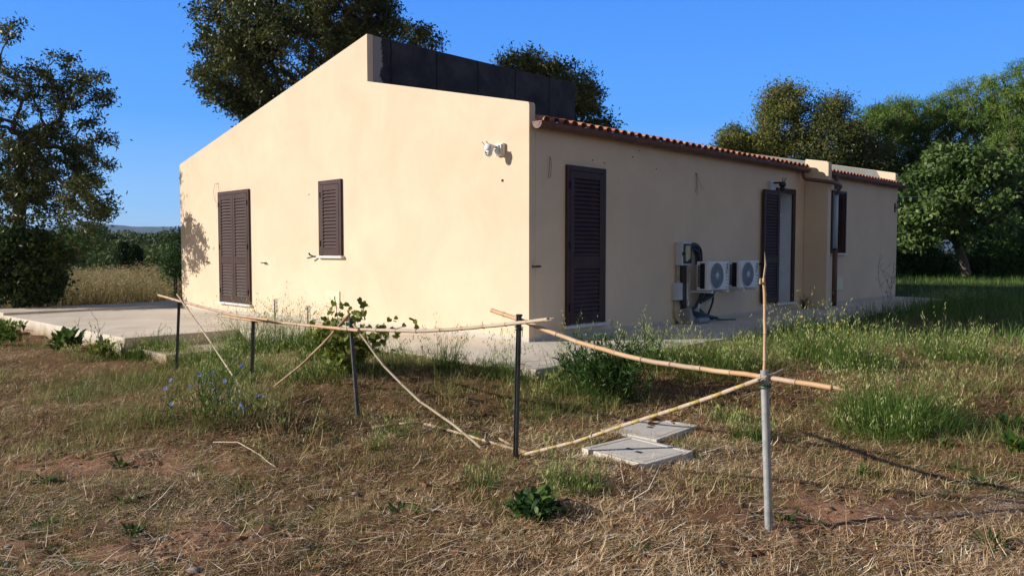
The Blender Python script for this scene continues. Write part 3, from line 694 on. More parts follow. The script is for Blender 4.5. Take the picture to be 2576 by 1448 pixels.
# ================================================================== GROUND
def local(x, y):
    x = np.asarray(x, float)-.232; y = np.asarray(y, float)-10.42; c, s_ = math.cos(TH), math.sin(TH)
    return x*c+y*s_, -x*s_+y*c
def on_slab(x, y, m=0.):
    s_, t_ = local(x, y)
    a = (s_ > -1.7+m) & (s_ < 14.5-m) & (t_ > -1.7+m) & (t_ < T_END)
    b_ = (s_ > -3.5+m) & (s_ < 3) & (t_ > 5+m) & (t_ < 14-m)
    c = (s_ > -3.3+m) & (s_ < 0) & (t_ > 3.95+m) & (t_ < 5.5)
    return a | b_ | c
def in_house(x, y):
    s_, t_ = local(x, y); return (s_ > -.05) & (s_ < S_END+.05) & (t_ > -.05) & (t_ < T_END+.05)
ys = np.concatenate([np.arange(-40, 0, 4), np.arange(0, 2, .2), np.arange(2, 14, .045), np.arange(14, 40, .4), np.geomspace(40, 7000, 40)])
xs0 = np.concatenate([np.arange(0, 9, .05), np.arange(9, 30, .5), np.geomspace(30, 6000, 30)])
def bare(x, y):
    b_ = np.exp(-((x+2.8)**2/.8+(y-5.6)**2/.06))+.7*np.exp(-((x+2.3)**2/.8+(y-3.95)**2/.06))+.5*np.exp(-((x-2.2)**2/.25+(y-3.5)**2/.05))
    b_ = b_+.8*np.exp(-((x+1.6)**2/.5+(y-4.3)**2/.03))+.7*np.exp(-((x-1.9)**2/.4+(y-4.6)**2/.15))+.9*np.exp(-((x+1.9)**2/.8+(y-3.45)**2/.06))
    return np.clip(b_*1.6*(.6+.8*vn(x, y, 4)), 0, 1)
xs = np.concatenate([-xs0[::-1][:-1], xs0])
X, Y = np.meshgrid(xs, ys); Z = gz(X, Y)
Z = Z+(.045*(vn(X, Y, 9.3)-.5)+.04*(vn(X, Y, 21)-.5))*(1-sm(8, 14, np.hypot(X, Y)))
Z = np.where(on_slab(X, Y, .12), Z-.6, Z)
nx, ny = len(xs), len(ys)
idx = np.arange(nx*ny).reshape(ny, nx)
Q = np.stack([idx[:-1, :-1], idx[:-1, 1:], idx[1:, 1:], idx[1:, :-1]], -1).reshape(-1, 4)
Xc = (X[:-1, :-1]+X[1:, 1:])/2; Yc = (Y[:-1, :-1]+Y[1:, 1:])/2
go = qmesh('ground', np.stack([X, Y, Z], -1).reshape(-1, 3), Q, bare(Xc, Yc).ravel(), MT['soil'], smooth=True); go['kind'] = 'structure'
# far mountains
rid = [(-900, 560), (-500, 570), (-200, 566), (0, 575), (120, 573), (180, 566), (215, 557), (240, 556), (262, 563), (300, 567), (340, 570), (400, 570), (450, 571), (520, 568), (700, 566), (1000, 569), (1500, 572), (2500, 570), (3300, 575)]
mb = MB(); v = []
uu = np.linspace(-900, 3300, 260); vv = np.interp(uu, [a for a, b_ in rid], [b_ for a, b_ in rid])
for a, b_ in zip(uu, vv):
    Yd = 3600.; jz = 4*(vn(a, 3, .05)-.5); z = (628.8-b_)/F*Yd+EYE+float(jz); x = (a-1288)/F*Yd
    v += [(x*.86, Yd*.86, -5), (x*.95, Yd*.95, z*.6+float(8*(vn(a, 9, .07)-.5))), (x, Yd, z), (x*1.1, Yd*1.1, -5)]
f = [(4*i+k, 4*i+4+k, 4*i+5+k, 4*i+1+k) for i in range(len(uu)-1) for k in range(3)]
mb.add(v, f); mb.build('mountains', MT['hill'])['kind'] = 'structure'

# ================================================================== COVERS, POSTS, CANES
def cover(corners, z, label, hole):
    P = [CAMP+ray(u, v)*((z-EYE)/ray(u, v).z) for u, v in corners]
    c = sum(P, Vector())/4; ax = ((P[2]-P[1])+(P[3]-P[0])).normalized(); ay = Vector((-ax.y, ax.x, 0))
    w_ = ((P[2]-P[1]).length+(P[3]-P[0]).length)/4; h_ = ((P[1]-P[0]).length+(P[2]-P[3]).length)/4
    t = thing('manhole_cover', label, 'manhole cover', (c.x, c.y, z-.07), math.atan2(ax.y, ax.x), 'square concrete inspection covers')
    mb = MB(); g = .045; d = .07
    # raised rim and inner lid separated by a groove
    for b_ in ((-w_, w_, -h_, -h_+g), (-w_, w_, h_-g, h_), (-w_, -w_+g, -h_+g, h_-g), (w_-g, w_, -h_+g, h_-g)): mb.box(*b_, -.05, d)
    mb.build('frame', MT['cover'], t, bevel=.004)
    mb = MB(); e = g+.006; mb.box(-w_+e, w_-e, -h_+e, h_-e, -.04, d-.002)
    mb.build('lid', MT['cover'], t, bevel=.005)
    for hx, hy in hole:
        mb = MB(); mb.box(hx-.028, hx+.028, hy-.018, hy+.018, d-.001, d+.0015); mb.build('lifting_slot', MT['ink'], t)
cover([(1478, 1126), (1574, 1096), (1731, 1128), (1631, 1174)], .062, 'pale square concrete inspection cover nearest the camera, with two lifting slots', [(-.05, -.03), (.06, -.05)])
cover([(1513, 1080), (1618, 1045), (1749, 1068), (1660, 1106)], .052, 'pale square concrete inspection cover just behind the nearest one, with a single slot', [(.0, .0)])

def post(label, top, bot, r, mat_, kind, Yoff=0.):
    b_ = ground(*bot); tp = at(top[0], top[1], b_.y+Yoff)
    t = thing('fence_post', label, 'post', b_, 0, 'metal posts of the cane fence')
    ax = (tp-b_).normalized(); L = (tp-b_).length; M = Matrix.Translation(b_) @ ax.to_track_quat('Z', 'Y').to_matrix().to_4x4() @ Matrix.Rotation(R(205 if kind == 'tube' else 25), 4, 'Z')
    mb = MB(); n_ = 18; v = []; K = 20; a0, a1 = (R(25), R(335)) if kind == 'tube' else (0, 0)
    if kind == 'tube':
        for z in (-.3, L):
            for q in (r, r*.86):
                for a in range(K):
                    th = a0+(a1-a0)*a/(K-1); v.append(tuple(M @ Vector((q*math.cos(th), q*math.sin(th), z))))
        f = []
        for a in range(K-1): f += [(a, a+1, 2*K+a+1, 2*K+a), (K+a, 3*K+a, 3*K+a+1, K+a+1), (2*K+a, 2*K+a+1, 3*K+a+1, 3*K+a)]
        f += [(0, 2*K, 3*K, K), (K-1, 2*K-1, 4*K-1, 3*K-1)]
        mb.add(v, f)
    else:
        e = .004
        poly = [(-r, -r*.7), (-r+e, -r*.7), (-r+e, r*.6-e), (r-e, r*.6-e), (r-e, -r*.7), (r, -r*.7), (r, r*.6), (-r, r*.6)]
        # extruded U profile, open side turned to the right
        mb.prism([(p[0], p[1]) for p in poly], -.3, L, 'z', M @ Matrix.Rotation(R(180), 4, 'Z'))
    mb.build('shaft', mat_, t, world=True, bevel=0)
    mb = MB()
    z = .12
    while z < L-.05:
        mb.box(-.005, .005, -r*.62-.001 if kind != 'tube' else -r-.0008, -r*.60 if kind != 'tube' else -r+.002, z-.007, z+.007, M); z += .16
    mb.build('peg_hole', MT['ink'], t, world=True)
    if kind == 'mushroom':
        mb = MB(); mb.lathe([(r*.9, L-.012), (r*1.35, L-.004), (r*1.4, L+.002), (r*1.0, L+.006)], 9, M); mb.build('hammered_top', MT['rust'], t, world=True)
    mb = MB()   # wire tie
    zt = L-(.09 if kind == 'tube' else .045 if kind != 'mushroom' else .10)
    for dz in (-.012, 0, .011):
        pts = [tuple(M @ Vector(((r+.010)*math.cos(2*math.pi*k/14), (r+.012)*math.sin(2*math.pi*k/14), zt+dz+.006*math.sin(2*math.pi*k/14+dz*90)))) for k in range(15)]
        mb.tube(pts, .0028, 5)
    mb.tube([tuple(M @ Vector(p)) for p in ((r, -.02, zt), (r+.02, -.05, zt-.02), (r+.01, -.045, zt-.07))], .0025, 5)
    mb.build('wire_tie', MT['green_wire'], t, world=True)
    return b_, tp
P1 = post('near galvanised tube post holding the upright cane, right of the inspection covers', (1923, 930), (1934, 1331), .0225, MT['galv'], 'tube')
P2 = post('tall dark steel post with a hammered flat top, in front of the house corner', (1306, 792), (1297, 1155), .020, MT['post_dark'], 'mushroom')
P3 = post('leaning dark steel post in front of the heart-leaved bush', (881, 800), (900, 1048), .022, MT['post_dark'], 'u')
P4 = post('dark steel post standing in the oats between the leaning post and the farthest one', (638, 797), (633, 968), .024, MT['post_dark'], 'u')
P5 = post('farthest dark steel post, at the left end of the cane fence', (451, 755), (444, 935), .026, MT['post_dark'], 'u')
def cane_(label, pts, r0, r1, mat_, node=.23, broken=True, name='cane'):
    """pts: 3d points of the cane's bends"""
    pts = [Vector(p) for p in pts]; t = thing(name, label, 'cane', pts[0], 0)
    seg = [(pts[i+1]-pts[i]).length for i in range(len(pts)-1)]; cum = np.concatenate([[0], np.cumsum(seg)]); L = cum[-1]
    A = np.array([tuple(p) for p in pts])
    def P(s_): return Vector([float(np.interp(s_, cum, A[:, k])) for k in range(3)])
    n_ = max(2, int(L/node)); mb = MB(); off = .0
    for i in range(n_):
        s0, s1 = L*i/n_, L*(i+1)/n_; ra = r0+(r1-r0)*i/n_; rb = r0+(r1-r0)*(i+1)/n_
        j = Vector([random.uniform(-.003, .003) for _ in range(3)])
        q = [P(s0), P(s0+(s1-s0)*.04), P((s0+s1)/2)+j, P(s1-(s1-s0)*.04), P(s1)]
        # leaf sheath of every internode: two colour stretches
        rr = [ra*1.0, ra*.93, (ra+rb)*.47, rb*.93, rb*1.0]
        if mat_ == MT['cane_yellow']:
            m_ = P(s0+(s1-s0)*.45); mb.tube([q[0], q[1], m_], [rr[0], rr[1], rr[2]], 9, r=.2*random.random()); mb.tube([m_, q[3], q[4]], [rr[2]*1.06, rr[3]*1.06, rr[4]], 9, r=.7+.3*random.random())
        else: mb.tube(q, rr, 9)
        if i: mb.tube([P(s0-.004), P(s0+.004)], [ra*1.12]*2, 9, r=1)
    mb.build('stalk', mat_, t, world=True, smooth=True)
    if broken:
        e = pts[-1]; d = (pts[-1]-pts[-2]).normalized(); mb = MB()
        for k in range(3):
            jj = Vector([random.uniform(-1, 1) for _ in range(3)])*r1*.7; mb.tube([e-d*.01+jj, e+d*(.03+.03*random.random())+jj*1.1], [r1*.4, r1*.08], 5)
        mb.build('splintered_end', mat_, t, world=True)
    return t
def dp_(l): return [tuple(at(u, v, y)) for u, v, y in l]
y1, y2, y3, y4, y5 = P1[0].y, P2[0].y, P3[0].y, P4[0].y, P5[0].y
cane_('cane rail at the far left, from the farthest post to the one in the oats', dp_([(399, 742, y5+.6), (452, 757, y5-.04), (591, 793, y4+.2), (675, 804, y4-.35)]), .017, .013, MT['cane'])
cane_('cane rail between the post in the oats and the leaning post', dp_([(556, 795, y4+.5), (636, 805, y4-.05), (755, 816, (y3+y4)/2), (879, 829, y3-.05), (903, 831, y3-.12)]), .012, .017, MT['cane'], broken=False)
cane_('cane rail from the leaning post to the tall post, its cut end to the right', dp_([(862, 819, y3+.15), (887, 828, y3+.03), (1044, 833, (y3+y2)/2+.1), (1130, 829, y2+.5), (1299, 813, y2-.035), (1378, 803, y2-.35)]), .017, .015, MT['cane_pale'])
cane_('long cane rail from the tall post past the near post, broken at the right end', dp_([(1237, 780, y2+.4), (1304, 803, y2+.035), (1447, 858, y2-.35), (1550, 888, (y1+y2)/2), (1632, 908, y1+.55), (1794, 931, y1+.28), (1916, 947, y1+.035), (2093, 975, y1-.25)]), .018, .016, MT['cane'], node=.20)
ge = ground(1216, 1131)
cane_('straight cane leaning from the leaning post down to the dry grass', dp_([(889, 815, y3-.03), (966, 920, y3-.25), (1048, 1003, (y3+ge.y)/2), (1145, 1070, ge.y+.2)])+[tuple(ge)], .011, .013, MT['cane_pale'])
ge = ground(607, 976)
cane_('thin cane leaning from the farthest post down to the right', dp_([(445, 740, y5-.04), (520, 845, (y5+ge.y)/2)])+[tuple(ge)], .010, .011, MT['cane_pale'])
ge = ground(686, 975)
cane_('rough cane leaning from the leaning post down to the left', dp_([(880, 789, y3+.05), (815, 862, y3+.3), (755, 920, y3+.6)])+[tuple(ge)], .014, .012, MT['cane_grey'])
def gp(u, v, up=.02):
    p = ground(u, v); return (p.x, p.y, p.z+up)
cane_('long cane lying on the ground between the leaning post and the tall post', [gp(903, 1030), gp(1048, 1066), gp(1129, 1087), gp(1225, 1115), gp(1341, 1150)], .010, .013, MT['cane_yellow'])
cane_('short pale cane lying at the foot of the tall post', [gp(1256, 1108), gp(1300, 1132), gp(1338, 1149)], .011, .010, MT['cane_pale'])
b0 = ground(1305, 1152)
cane_('yellow-banded cane sloping from the foot of the tall post up to the near post', [(b0.x, b0.y, b0.z+.02)]+dp_([(1446, 1111, y2-.35), (1576, 1067, y1+.7), (1706, 1026, y1+.38), (1792, 997, y1+.2), (1910, 954, y1-.03)]), .013, .013, MT['cane_yellow'], node=.16)
tp = P1[1]
cane_('upright cane with a split tip standing in the top of the near post', [tuple(tp-Vector((0, 0, .10))), tuple(at(1925, 870, y1)), tuple(at(1924, 760, y1)), tuple(at(1921, 700, y1))], .010, .0095, MT['cane'], node=.14, broken=False)
mb = MB(); mb.tube([at(1921, 705, y1), at(1926, 665, y1), at(1923.5, 633, y1)], [.0095, .008, .001], 7, flat=.6); mb.tube([at(1920, 712, y1), at(1912, 712, y1-.02), at(1913, 700, y1-.03)], [.009, .006, .004], 6)
o = mb.build('cane', MT['cane_pale']); o.name = 'cane_tip'; tip = o
for c_ in [k for k in bpy.data.objects if k.parent is None and k.get('label', '').startswith('upright cane')]:
    tip.parent = c_; tip.matrix_parent_inverse = Matrix(WM[c_.name]).inverted()
cane_('frayed cane stub tied behind the top of the near post', dp_([(1926, 948, y1+.05), (1955, 938, y1+.15), (1970, 929, y1+.2)]), .010, .008, MT['cane_pale'], node=.1)
cane_('broken straw-coloured stalk lying in the dry grass at lower left', [gp(537, 1127, .05), gp(600, 1140, .09), gp(650, 1158, .05), gp(686, 1176, .02)], .0055, .005, MT['cane_pale'], node=.12)
# bottles on rods
def bottle(u, v, Yd, label):
    tp = at(u, v, Yd); g = float(gz(tp.x, tp.y))
    t = thing('garden_rod', 'thin rusty rod standing in the oats '+label, 'rod', (tp.x, tp.y, g))
    mb = MB(); mb.tube([(0, 0, -.2), (0, 0, tp.z-g)], .008, 7); mb.build('rod', MT['rust'], t)
    b_ = thing('plastic_bottle', 'clear plastic bottle upended on a rod '+label, 'bottle', (tp.x, tp.y, tp.z-.24))
    mb = MB(); mb.lathe([(.016, 0), (.016, .03), (.042, .07), (.044, .12), (.040, .13), (.044, .14), (.044, .18), (.040, .19), (.044, .20), (.044, .24), (.03, .262), (.008, .258)], 18); mb.build('bottle_body', MT['bottle'], b_, smooth=True)
bottle(691, 755, 12.1, 'below the gable window'); bottle(774, 772, 11.4, 'beside the heart-leaved bush')

# ================================================================== VEGETATION
def blades(P, az, lean, L, W, seg=3, curl=0., side=None):
    n_ = len(P); P = np.asarray(P, float); az, lean, L, W, curl = [np.broadcast_to(np.asarray(a, float), (n_,)) for a in (az, lean, L, W, curl)]
    h = np.stack([np.cos(az), np.sin(az), np.zeros(n_)], -1)
    tw = rng.uniform(-.9, .9, n_)+math.pi/2
    sd_ = np.stack([np.cos(az+tw), np.sin(az+tw), np.zeros(n_)], -1)
    V = np.zeros((n_, seg+1, 2, 3)); pos = P.copy()
    for j in range(seg+1):
        f = j/seg; w_ = (W*(1-f**1.6*.92)/2)[:, None]
        V[:, j, 0] = pos-sd_*w_; V[:, j, 1] = pos+sd_*w_
        th = lean+curl*(f+.5/seg); pos = pos+(L/seg)[:, None]*(np.sin(th)[:, None]*h+np.cos(th)[:, None]*np.array([0, 0, 1.]))
    b_ = (np.arange(n_)*(seg+1)*2)[:, None]
    Q = np.concatenate([b_+np.array([[2*j, 2*j+1, 2*j+3, 2*j+2]]) for j in range(seg)], 1).reshape(-1, 4)
    return V.reshape(-1, 3), Q, V.reshape(n_, seg+1, 2, 3).mean(2)
def kites(P, L, W, droop=0., up=0.):
    n_ = len(P); d = rng.normal(size=(n_, 3)); d[:, 2] += up-droop; d /= np.linalg.norm(d, axis=1)[:, None]
    a = rng.normal(size=(n_, 3)); s_ = np.cross(d, a); s_ /= np.linalg.norm(s_, axis=1)[:, None]+1e-9
    L = np.broadcast_to(L, (n_,))[:, None]; W = np.broadcast_to(W, (n_,))[:, None]
    V = np.stack([P, P+d*L*.45+s_*W/2, P+d*L, P+d*L*.45-s_*W/2], 1)
    return V.reshape(-1, 3), np.arange(4*n_).reshape(-1, 4)
class Q_:
    def __init__(s): s.V = []; s.Q = []; s.r = []; s.n = 0
    def add(s, V, Q, r):
        V = V.reshape(-1, 3); s.V.append(V); s.Q.append(Q+s.n); s.n += len(V); s.r.append(np.broadcast_to(r, (len(Q),)))
    def build(s, name, mat_, parent=None): return qmesh(name, np.concatenate(s.V), np.concatenate(s.Q), np.concatenate(s.r), mat_, parent)
def tubes(A, B, ra, rb, k=5):
    """tapered prisms A->B"""
    A = np.asarray(A, float); B = np.asarray(B, float); n_ = len(A); d = B-A; d /= np.linalg.norm(d, axis=1)[:, None]+1e-9
    ref = np.where(np.abs(d[:, 2:3]) > .9, np.array([[1., 0, 0]]), np.array([[0, 0, 1.]])); u = np.cross(d, ref); u /= np.linalg.norm(u, axis=1)[:, None]; v = np.cross(d, u)
    an = 2*np.pi*np.arange(k)/k; c = np.cos(an)[None, :, None]; s_ = np.sin(an)[None, :, None]
    o = u[:, None]*c+v[:, None]*s_
    V = np.concatenate([A[:, None]+o*np.asarray(ra)[:, None, None], B[:, None]+o*np.asarray(rb)[:, None, None]], 1)
    j = np.arange(k); q = np.stack([j, (j+1) % k, (j+1) % k+k, j+k], -1)
    return V.reshape(-1, 3), (q[None]+(np.arange(n_)*2*k)[:, None, None]).reshape(-1, 4)

LM = dict(
 straw=leafmat('dry_straw', [(0, (.12, .062, .028)), (.32, (.36, .21, .10)), (.62, (.68, .48, .26)), (.84, (.88, .70, .44)), (1, (.98, .90, .72))], .15, .6),
 dry=leafmat('dry_grass', [(0, (.25, .15, .06)), (.5, (.50, .35, .15)), (1, (.74, .58, .30))], .25),
 olive=leafmat('half_dry_grass', [(0, (.085, .115, .028)), (.5, (.22, .24, .07)), (1, (.46, .42, .17))], .3),
 green=leafmat('green_grass', [(0, (.04, .095, .012)), (.5, (.10, .19, .03)), (1, (.23, .31, .075))], .35),
 dkgreen=leafmat('dark_green_leaves', [(0, (.022, .058, .012)), (.6, (.055, .12, .022)), (1, (.12, .20, .04))], .3, .45),
 oat=leafmat('oat_spikelets', [(0, (.20, .27, .07)), (.5, (.36, .40, .13)), (1, (.60, .56, .27))], .35),
 golden=leafmat('golden_grass', [(0, (.14, .13, .045)), (.5, (.34, .27, .11)), (1, (.56, .44, .22))], .3, clump=.5, cscale=.9),
 evergreen=leafmat('olive_evergreen_leaves', [(0, (.022, .036, .010)), (.35, (.055, .072, .018)), (.65, (.11, .13, .034)), (.9, (.18, .18, .055)), (1, (.19, .12, .045))], .22, .42, clump=.5, cscale=.7),
 laurel=leafmat('dark_laurel_leaves', [(0, (.016, .034, .008)), (.6, (.045, .08, .018)), (1, (.12, .16, .035))], .25, .4),
 euca=leafmat('eucalypt_leaves', [(0, (.05, .07, .015)), (.5, (.14, .16, .035)), (1, (.30, .27, .07))], .3, .5, clump=.5, cscale=.6),
 pine=leafmat('pine_needles', [(0, (.04, .085, .014)), (.5, (.11, .19, .03)), (1, (.22, .29, .055))], .2, .6, clump=.4, cscale=.5),
 fig=leafmat('fig_leaves', [(0, (.04, .075, .015)), (.5, (.09, .155, .035)), (1, (.19, .25, .08))], .3, .5),
 maquis=leafmat('maquis_leaves', [(0, (.022, .042, .010)), (.5, (.066, .10, .018)), (1, (.15, .18, .045))], .15, .6, clump=.7, cscale=.12),
 vine=leafmat('heart_leaves', [(0, (.09, .14, .02)), (.6, (.20, .26, .04)), (1, (.32, .28, .06))], .45, .45),
 blue=leafmat('blue_petals', [(0, (.20, .26, .75)), (1, (.36, .42, .88))], .3),
 yellow=leafmat('yellow_petals', [(0, (.72, .48, .02)), (1, (.85, .62, .05))], .3),
)
# -------- foreground litter and short grass
def samp(n_, y0, y1, spread=.76, pad=.8):
    r_ = rng.random(n_); y = 1/(1/y1+r_*(1/y0-1/y1)); x = (rng.random(n_)*2-1)*(spread*y+pad)
    return x, y
def coverclear(x, y):
    s_ = (np.hypot(x-.98, y-5.97) < .33) | (np.hypot(x-1.22, y-6.72) < .31)
    return ~s_
def uvof(x, y):  # image column of a ground point, used only to describe where patches lie on the ground
    return x/y
def shadow_strip(x, y): return np.exp(-((y-(4.40+.150*(x-1.5)))/.16)**2)*sm(1.1, 1.5, x)  # strip shaped along the near post's shadow: straw laid flat so it shows
def greenness(x, y):
    g = .55*vn(x, y, .7)+.45*vn(x, y, 2.3)
    s_, t_ = local(x, y)
    near_edge = np.exp(-np.clip(np.maximum(-1.7-s_, 0)+np.maximum(-1.7-t_, 0), 0, 9)/.9)
    g = g+.45*near_edge+.14*sm(7.5, 10, y)*sm(1, 3.5, x)+.12*sm(2.2, 3.2, x)*sm(3.5, 6, y)
    g = g+.17*sm(6.6, 8.2, y)*(1-sm(12, 14, y))*sm(-7.5, -5, x)*(1-sm(-1.2, .2, x))
    g = g-.20*sm(3.0, 4.5, 9-y)*(1-sm(-1, 0, x))*0
    return g
x, y = samp(400000, 2.6, 12.5); x_b, y_b = samp(210000, 4.6, 13); k_b = sm(4.6, 6.5, y_b) > rng.random(210000); x_b, y_b = x_b[k_b], y_b[k_b]; x = np.concatenate([x, x_b]); y = np.concatenate([y, y_b])
k = ~on_slab(x, y, .0) & coverclear(x, y) & (rng.random(len(x)) > bare(x, y)*.80) & (sm(.30, .62, vn(x, y, 1.3)*.35+vn(x+3, y, 5)*.35+vn(x, y+7, 13)*.3)*1.1+.10 > rng.random(len(x)))
x, y = x[k], y[k]; n_ = len(x); strip_w = shadow_strip(x, y); z = gz(x, y)+rng.uniform(.0, .03, n_)*(.3+vn(x, y+7, 13))*(1-.8*strip_w)+.004*strip_w
L = rng.gamma(2.2, .018, n_)+.015; big = rng.random(n_) < .02; L[big] *= 2.4
P = np.stack([x, y, z], -1)
Vv, Qq, _ = blades(P, rng.normal(.3, 1.0, n_)+math.pi*(rng.random(n_) < .5), rng.normal(1.48, .22, n_)*(1-strip_w)+1.54*strip_w, L, rng.uniform(.0022, .0062, n_)*np.where(big, .9, 1)*(.75+.055*y), 2, rng.normal(0, .7, n_)*(1-.9*strip_w))
q = Q_(); q.add(Vv, Qq, np.repeat(np.clip(rng.beta(1.0, 1.9, n_)+big*.3+.06*sm(5, 8, y)+.25*(vn(x, y, 1.1)-.5)*2, 0, 1), 2)); tag(q.build('straw_litter', LM['straw']), 'mown straw litter strewn over the red soil', 'straw', kind='stuff')
# long coarse stalks left by the mower
xc, yc = samp(7500, 2.7, 9); k = ~on_slab(xc, yc, 0) & coverclear(xc, yc); xc, yc = xc[k], yc[k]; nc_ = len(xc)
Vv, Qq, _ = blades(np.stack([xc, yc, gz(xc, yc)+rng.uniform(.012, .035, nc_)], -1), rng.normal(.2, .9, nc_)+math.pi*(rng.random(nc_) < .5), rng.normal(1.5, .09, nc_), rng.gamma(4, .022, nc_)+.03, rng.uniform(.003, .0065, nc_), 3, rng.normal(.03, .22, nc_))
q = Q_(); q.add(Vv, Qq, np.repeat(np.clip(rng.normal(.78, .16, nc_), 0, 1), 3)); tag(q.build('straw_litter', LM['straw']), 'longer pale straw stalks lying over the finer litter', 'straw', kind='stuff')
# short dry tufts
def tufts(name, n_cl, per, mat_, label, cat, sel, Lr, y0=2.7, y1=12.5, rad=.035, lean=(.15, .5), W=(.002, .0045), curl=.5, seg=3, bias=(0, 1)):
    x, y = samp(n_cl, y0, y1); k = sel(x, y) & (rng.random(len(x)) > shadow_strip(x, y)*1.05) & ~on_slab(x, y, 0) & coverclear(x, y); x, y = x[k], y[k]
    n_ = len(x)*per; X_ = np.repeat(x, per)+rng.normal(0, rad, n_); Y_ = np.repeat(y, per)+rng.normal(0, rad, n_)
    kk = ~on_slab(X_, Y_, .0) & coverclear(X_, Y_); 
    sc = np.repeat(rng.uniform(.6, 1.35, len(x)), per)
    P = np.stack([X_, Y_, gz(X_, Y_)-.01], -1)
    az = np.arctan2(Y_-np.repeat(y, per), X_-np.repeat(x, per))+rng.normal(0, .6, n_)
    cl = np.repeat(rng.uniform(bias[0], bias[1], len(x)), per)
    P, az, sc, cl = P[kk], az[kk], sc[kk], cl[kk]; n_ = len(P)
    Vv, Qq, _ = blades(P, az, np.abs(rng.normal(lean[0], lean[1], n_)), rng.uniform(*Lr, n_)*sc, rng.uniform(*W, n_), seg, rng.normal(curl, .4, n_))
    q = Q_(); q.add(Vv, Qq, np.repeat(np.clip(cl*.6+rng.random(n_)*.5, 0, 1), seg)); return tag(q.build(name, mat_), label, cat, kind='stuff')
rn = lambda x: rng.random(len(x))
tufts('dry_grass', 6500, 12, LM['dry'], 'dry golden-brown grass between the fence and the terrace', 'grass', lambda x, y: (rn(x) > bare(x, y)*.9) & (vn(x+19, y, 1.3)*.5+vn(x+3, y, 4)*.5 > .43) & (sm(4.2, 6.4, y+1.8*(vn(x, y, 1.5)-.5)) > rn(x)), (.03, .10), y0=4.2, rad=.05, lean=(.5, .5), W=(.003, .006))
tufts('half_dry_grass', 6500, 12, LM['olive'], 'olive grass between the fence and the terrace', 'grass', lambda x, y: (rn(x) > bare(x, y)*.9) & (vn(x+1, y, 1.0)*.5+vn(x+13, y, 3.3)*.5+.10*(x < -.5) > .47) & (sm(4.2, 6.4, y+1.8*(vn(x+5, y, 1.5)-.5)) > rn(x)), (.03, .11), y0=4.2, rad=.05, lean=(.5, .5), W=(.003, .006))
tufts('low_weeds', 2600, 14, LM['dkgreen'], 'low dark green weeds dotted through the mown ground', 'weeds', lambda x, y: (vn(x+40, y+9, 1.1)*.5+vn(x+5, y+60, 3.5)*.5 > .50) & (rn(x) > bare(x, y)*.7), (.02, .06), rad=.035, lean=(1.0, .3), W=(.006, .013), curl=.5)
tufts('dry_grass', 8000, 10, LM['dry'], 'short dry golden-brown grass over the foreground', 'grass', lambda x, y: (rn(x) > bare(x, y)*.85) & (vn(x+9, y, 1.6) > .32), (.012, .048), bias=(.1, .9), lean=(.6, .5))
tufts('half_dry_grass', 16000, 12, LM['olive'], 'olive half-dry grass over the foreground', 'grass', lambda x, y: (rn(x) > bare(x, y)*.9) & (vn(x, y+5, 1.2)+.4*greenness(x, y)+.16*(x < -.3) > .58), (.015, .060), lean=(.5, .5))
tufts('green_grass', 16000, 12, LM['green'], 'short green grass between the straw and the paving', 'grass', lambda x, y: greenness(x, y)+.2*(rn(x)-.5)+.30*(vn(x+31, y, 2.7)-.5) > .575, (.02, .075))
tufts('verge_grass', 4200, 12, LM['olive'], 'taller mixed grass along the edge of the paving', 'grass', lambda x, y: (greenness(x, y)+.2*(rn(x)-.5) > .80) & (y+2.2*(vn(x, y, .9)-.5) > 6.6), (.12, .30), y0=6, rad=.06, W=(.003, .006), curl=.8)
tufts('verge_grass', 3600, 12, LM['green'], 'taller green grass along the edge of the paving', 'grass', lambda x, y: (greenness(x, y)+.2*(rn(x)-.5) > .86) & (y+2.4*(vn(x+7, y, .8)-.5) > 7.0), (.12, .32), y0=6, rad=.06, W=(.003, .007), curl=.8)
# gravel, then clods of the soil itself
for gi in (0, 1):
  if gi == 0:
    x, y = samp(9000, 2.7, 7); k = (x < -.3) & (bare(x, y)+.35*vn(x, y, 5) > .42) & ((y < 4.6)); x, y = x[k], y[k]; x2, y2_ = samp(1500, 2.7, 8)
  else: x, y = samp(16000, 2.7, 9.5); k = vn(x+8, y, 2.5)*.5+vn(x, y, 8)*.5 > .5; x, y = x[k], y[k]; x2, y2_ = samp(10, 2.7, 8)
  x = np.concatenate([x, x2]); y = np.concatenate([y, y2_]); n_ = len(x)
  cube = np.array([[a, b_, c] for a in (-1, 1) for b_ in (-1, 1) for c in (-1, 1)], float)
  S_ = rng.gamma(2.5, .0026+.0012*gi, n_)[:, None, None]*rng.uniform(.5, 1.3, (n_, 1, 3)); ang = rng.uniform(0, 6.3, n_)
  c8 = cube[None]*S_*rng.uniform(.6, 1.1, (n_, 8, 3)); ca, sa = np.cos(ang)[:, None], np.sin(ang)[:, None]
  c8 = np.stack([c8[..., 0]*ca-c8[..., 1]*sa, c8[..., 0]*sa+c8[..., 1]*ca, c8[..., 2]*.6], -1)+np.stack([x, y, gz(x, y)+.004], -1)[:, None]
  fq = np.array([(0, 1, 3, 2), (4, 6, 7, 5), (0, 4, 5, 1), (2, 3, 7, 6), (0, 2, 6, 4), (1, 5, 7, 3)])
  q = Q_(); q.add(c8, (fq[None]+(np.arange(n_)*8)[:, None, None]).reshape(-1, 4), .5); tag(q.build(('gravel', 'soil_clods')[gi], (MT['stone'], MT['clod'])[gi]), ('grey gravel chips on the bare soil at lower left', 'small red-brown soil clods between the straw')[gi], ('gravel', 'soil')[gi], kind='stuff')

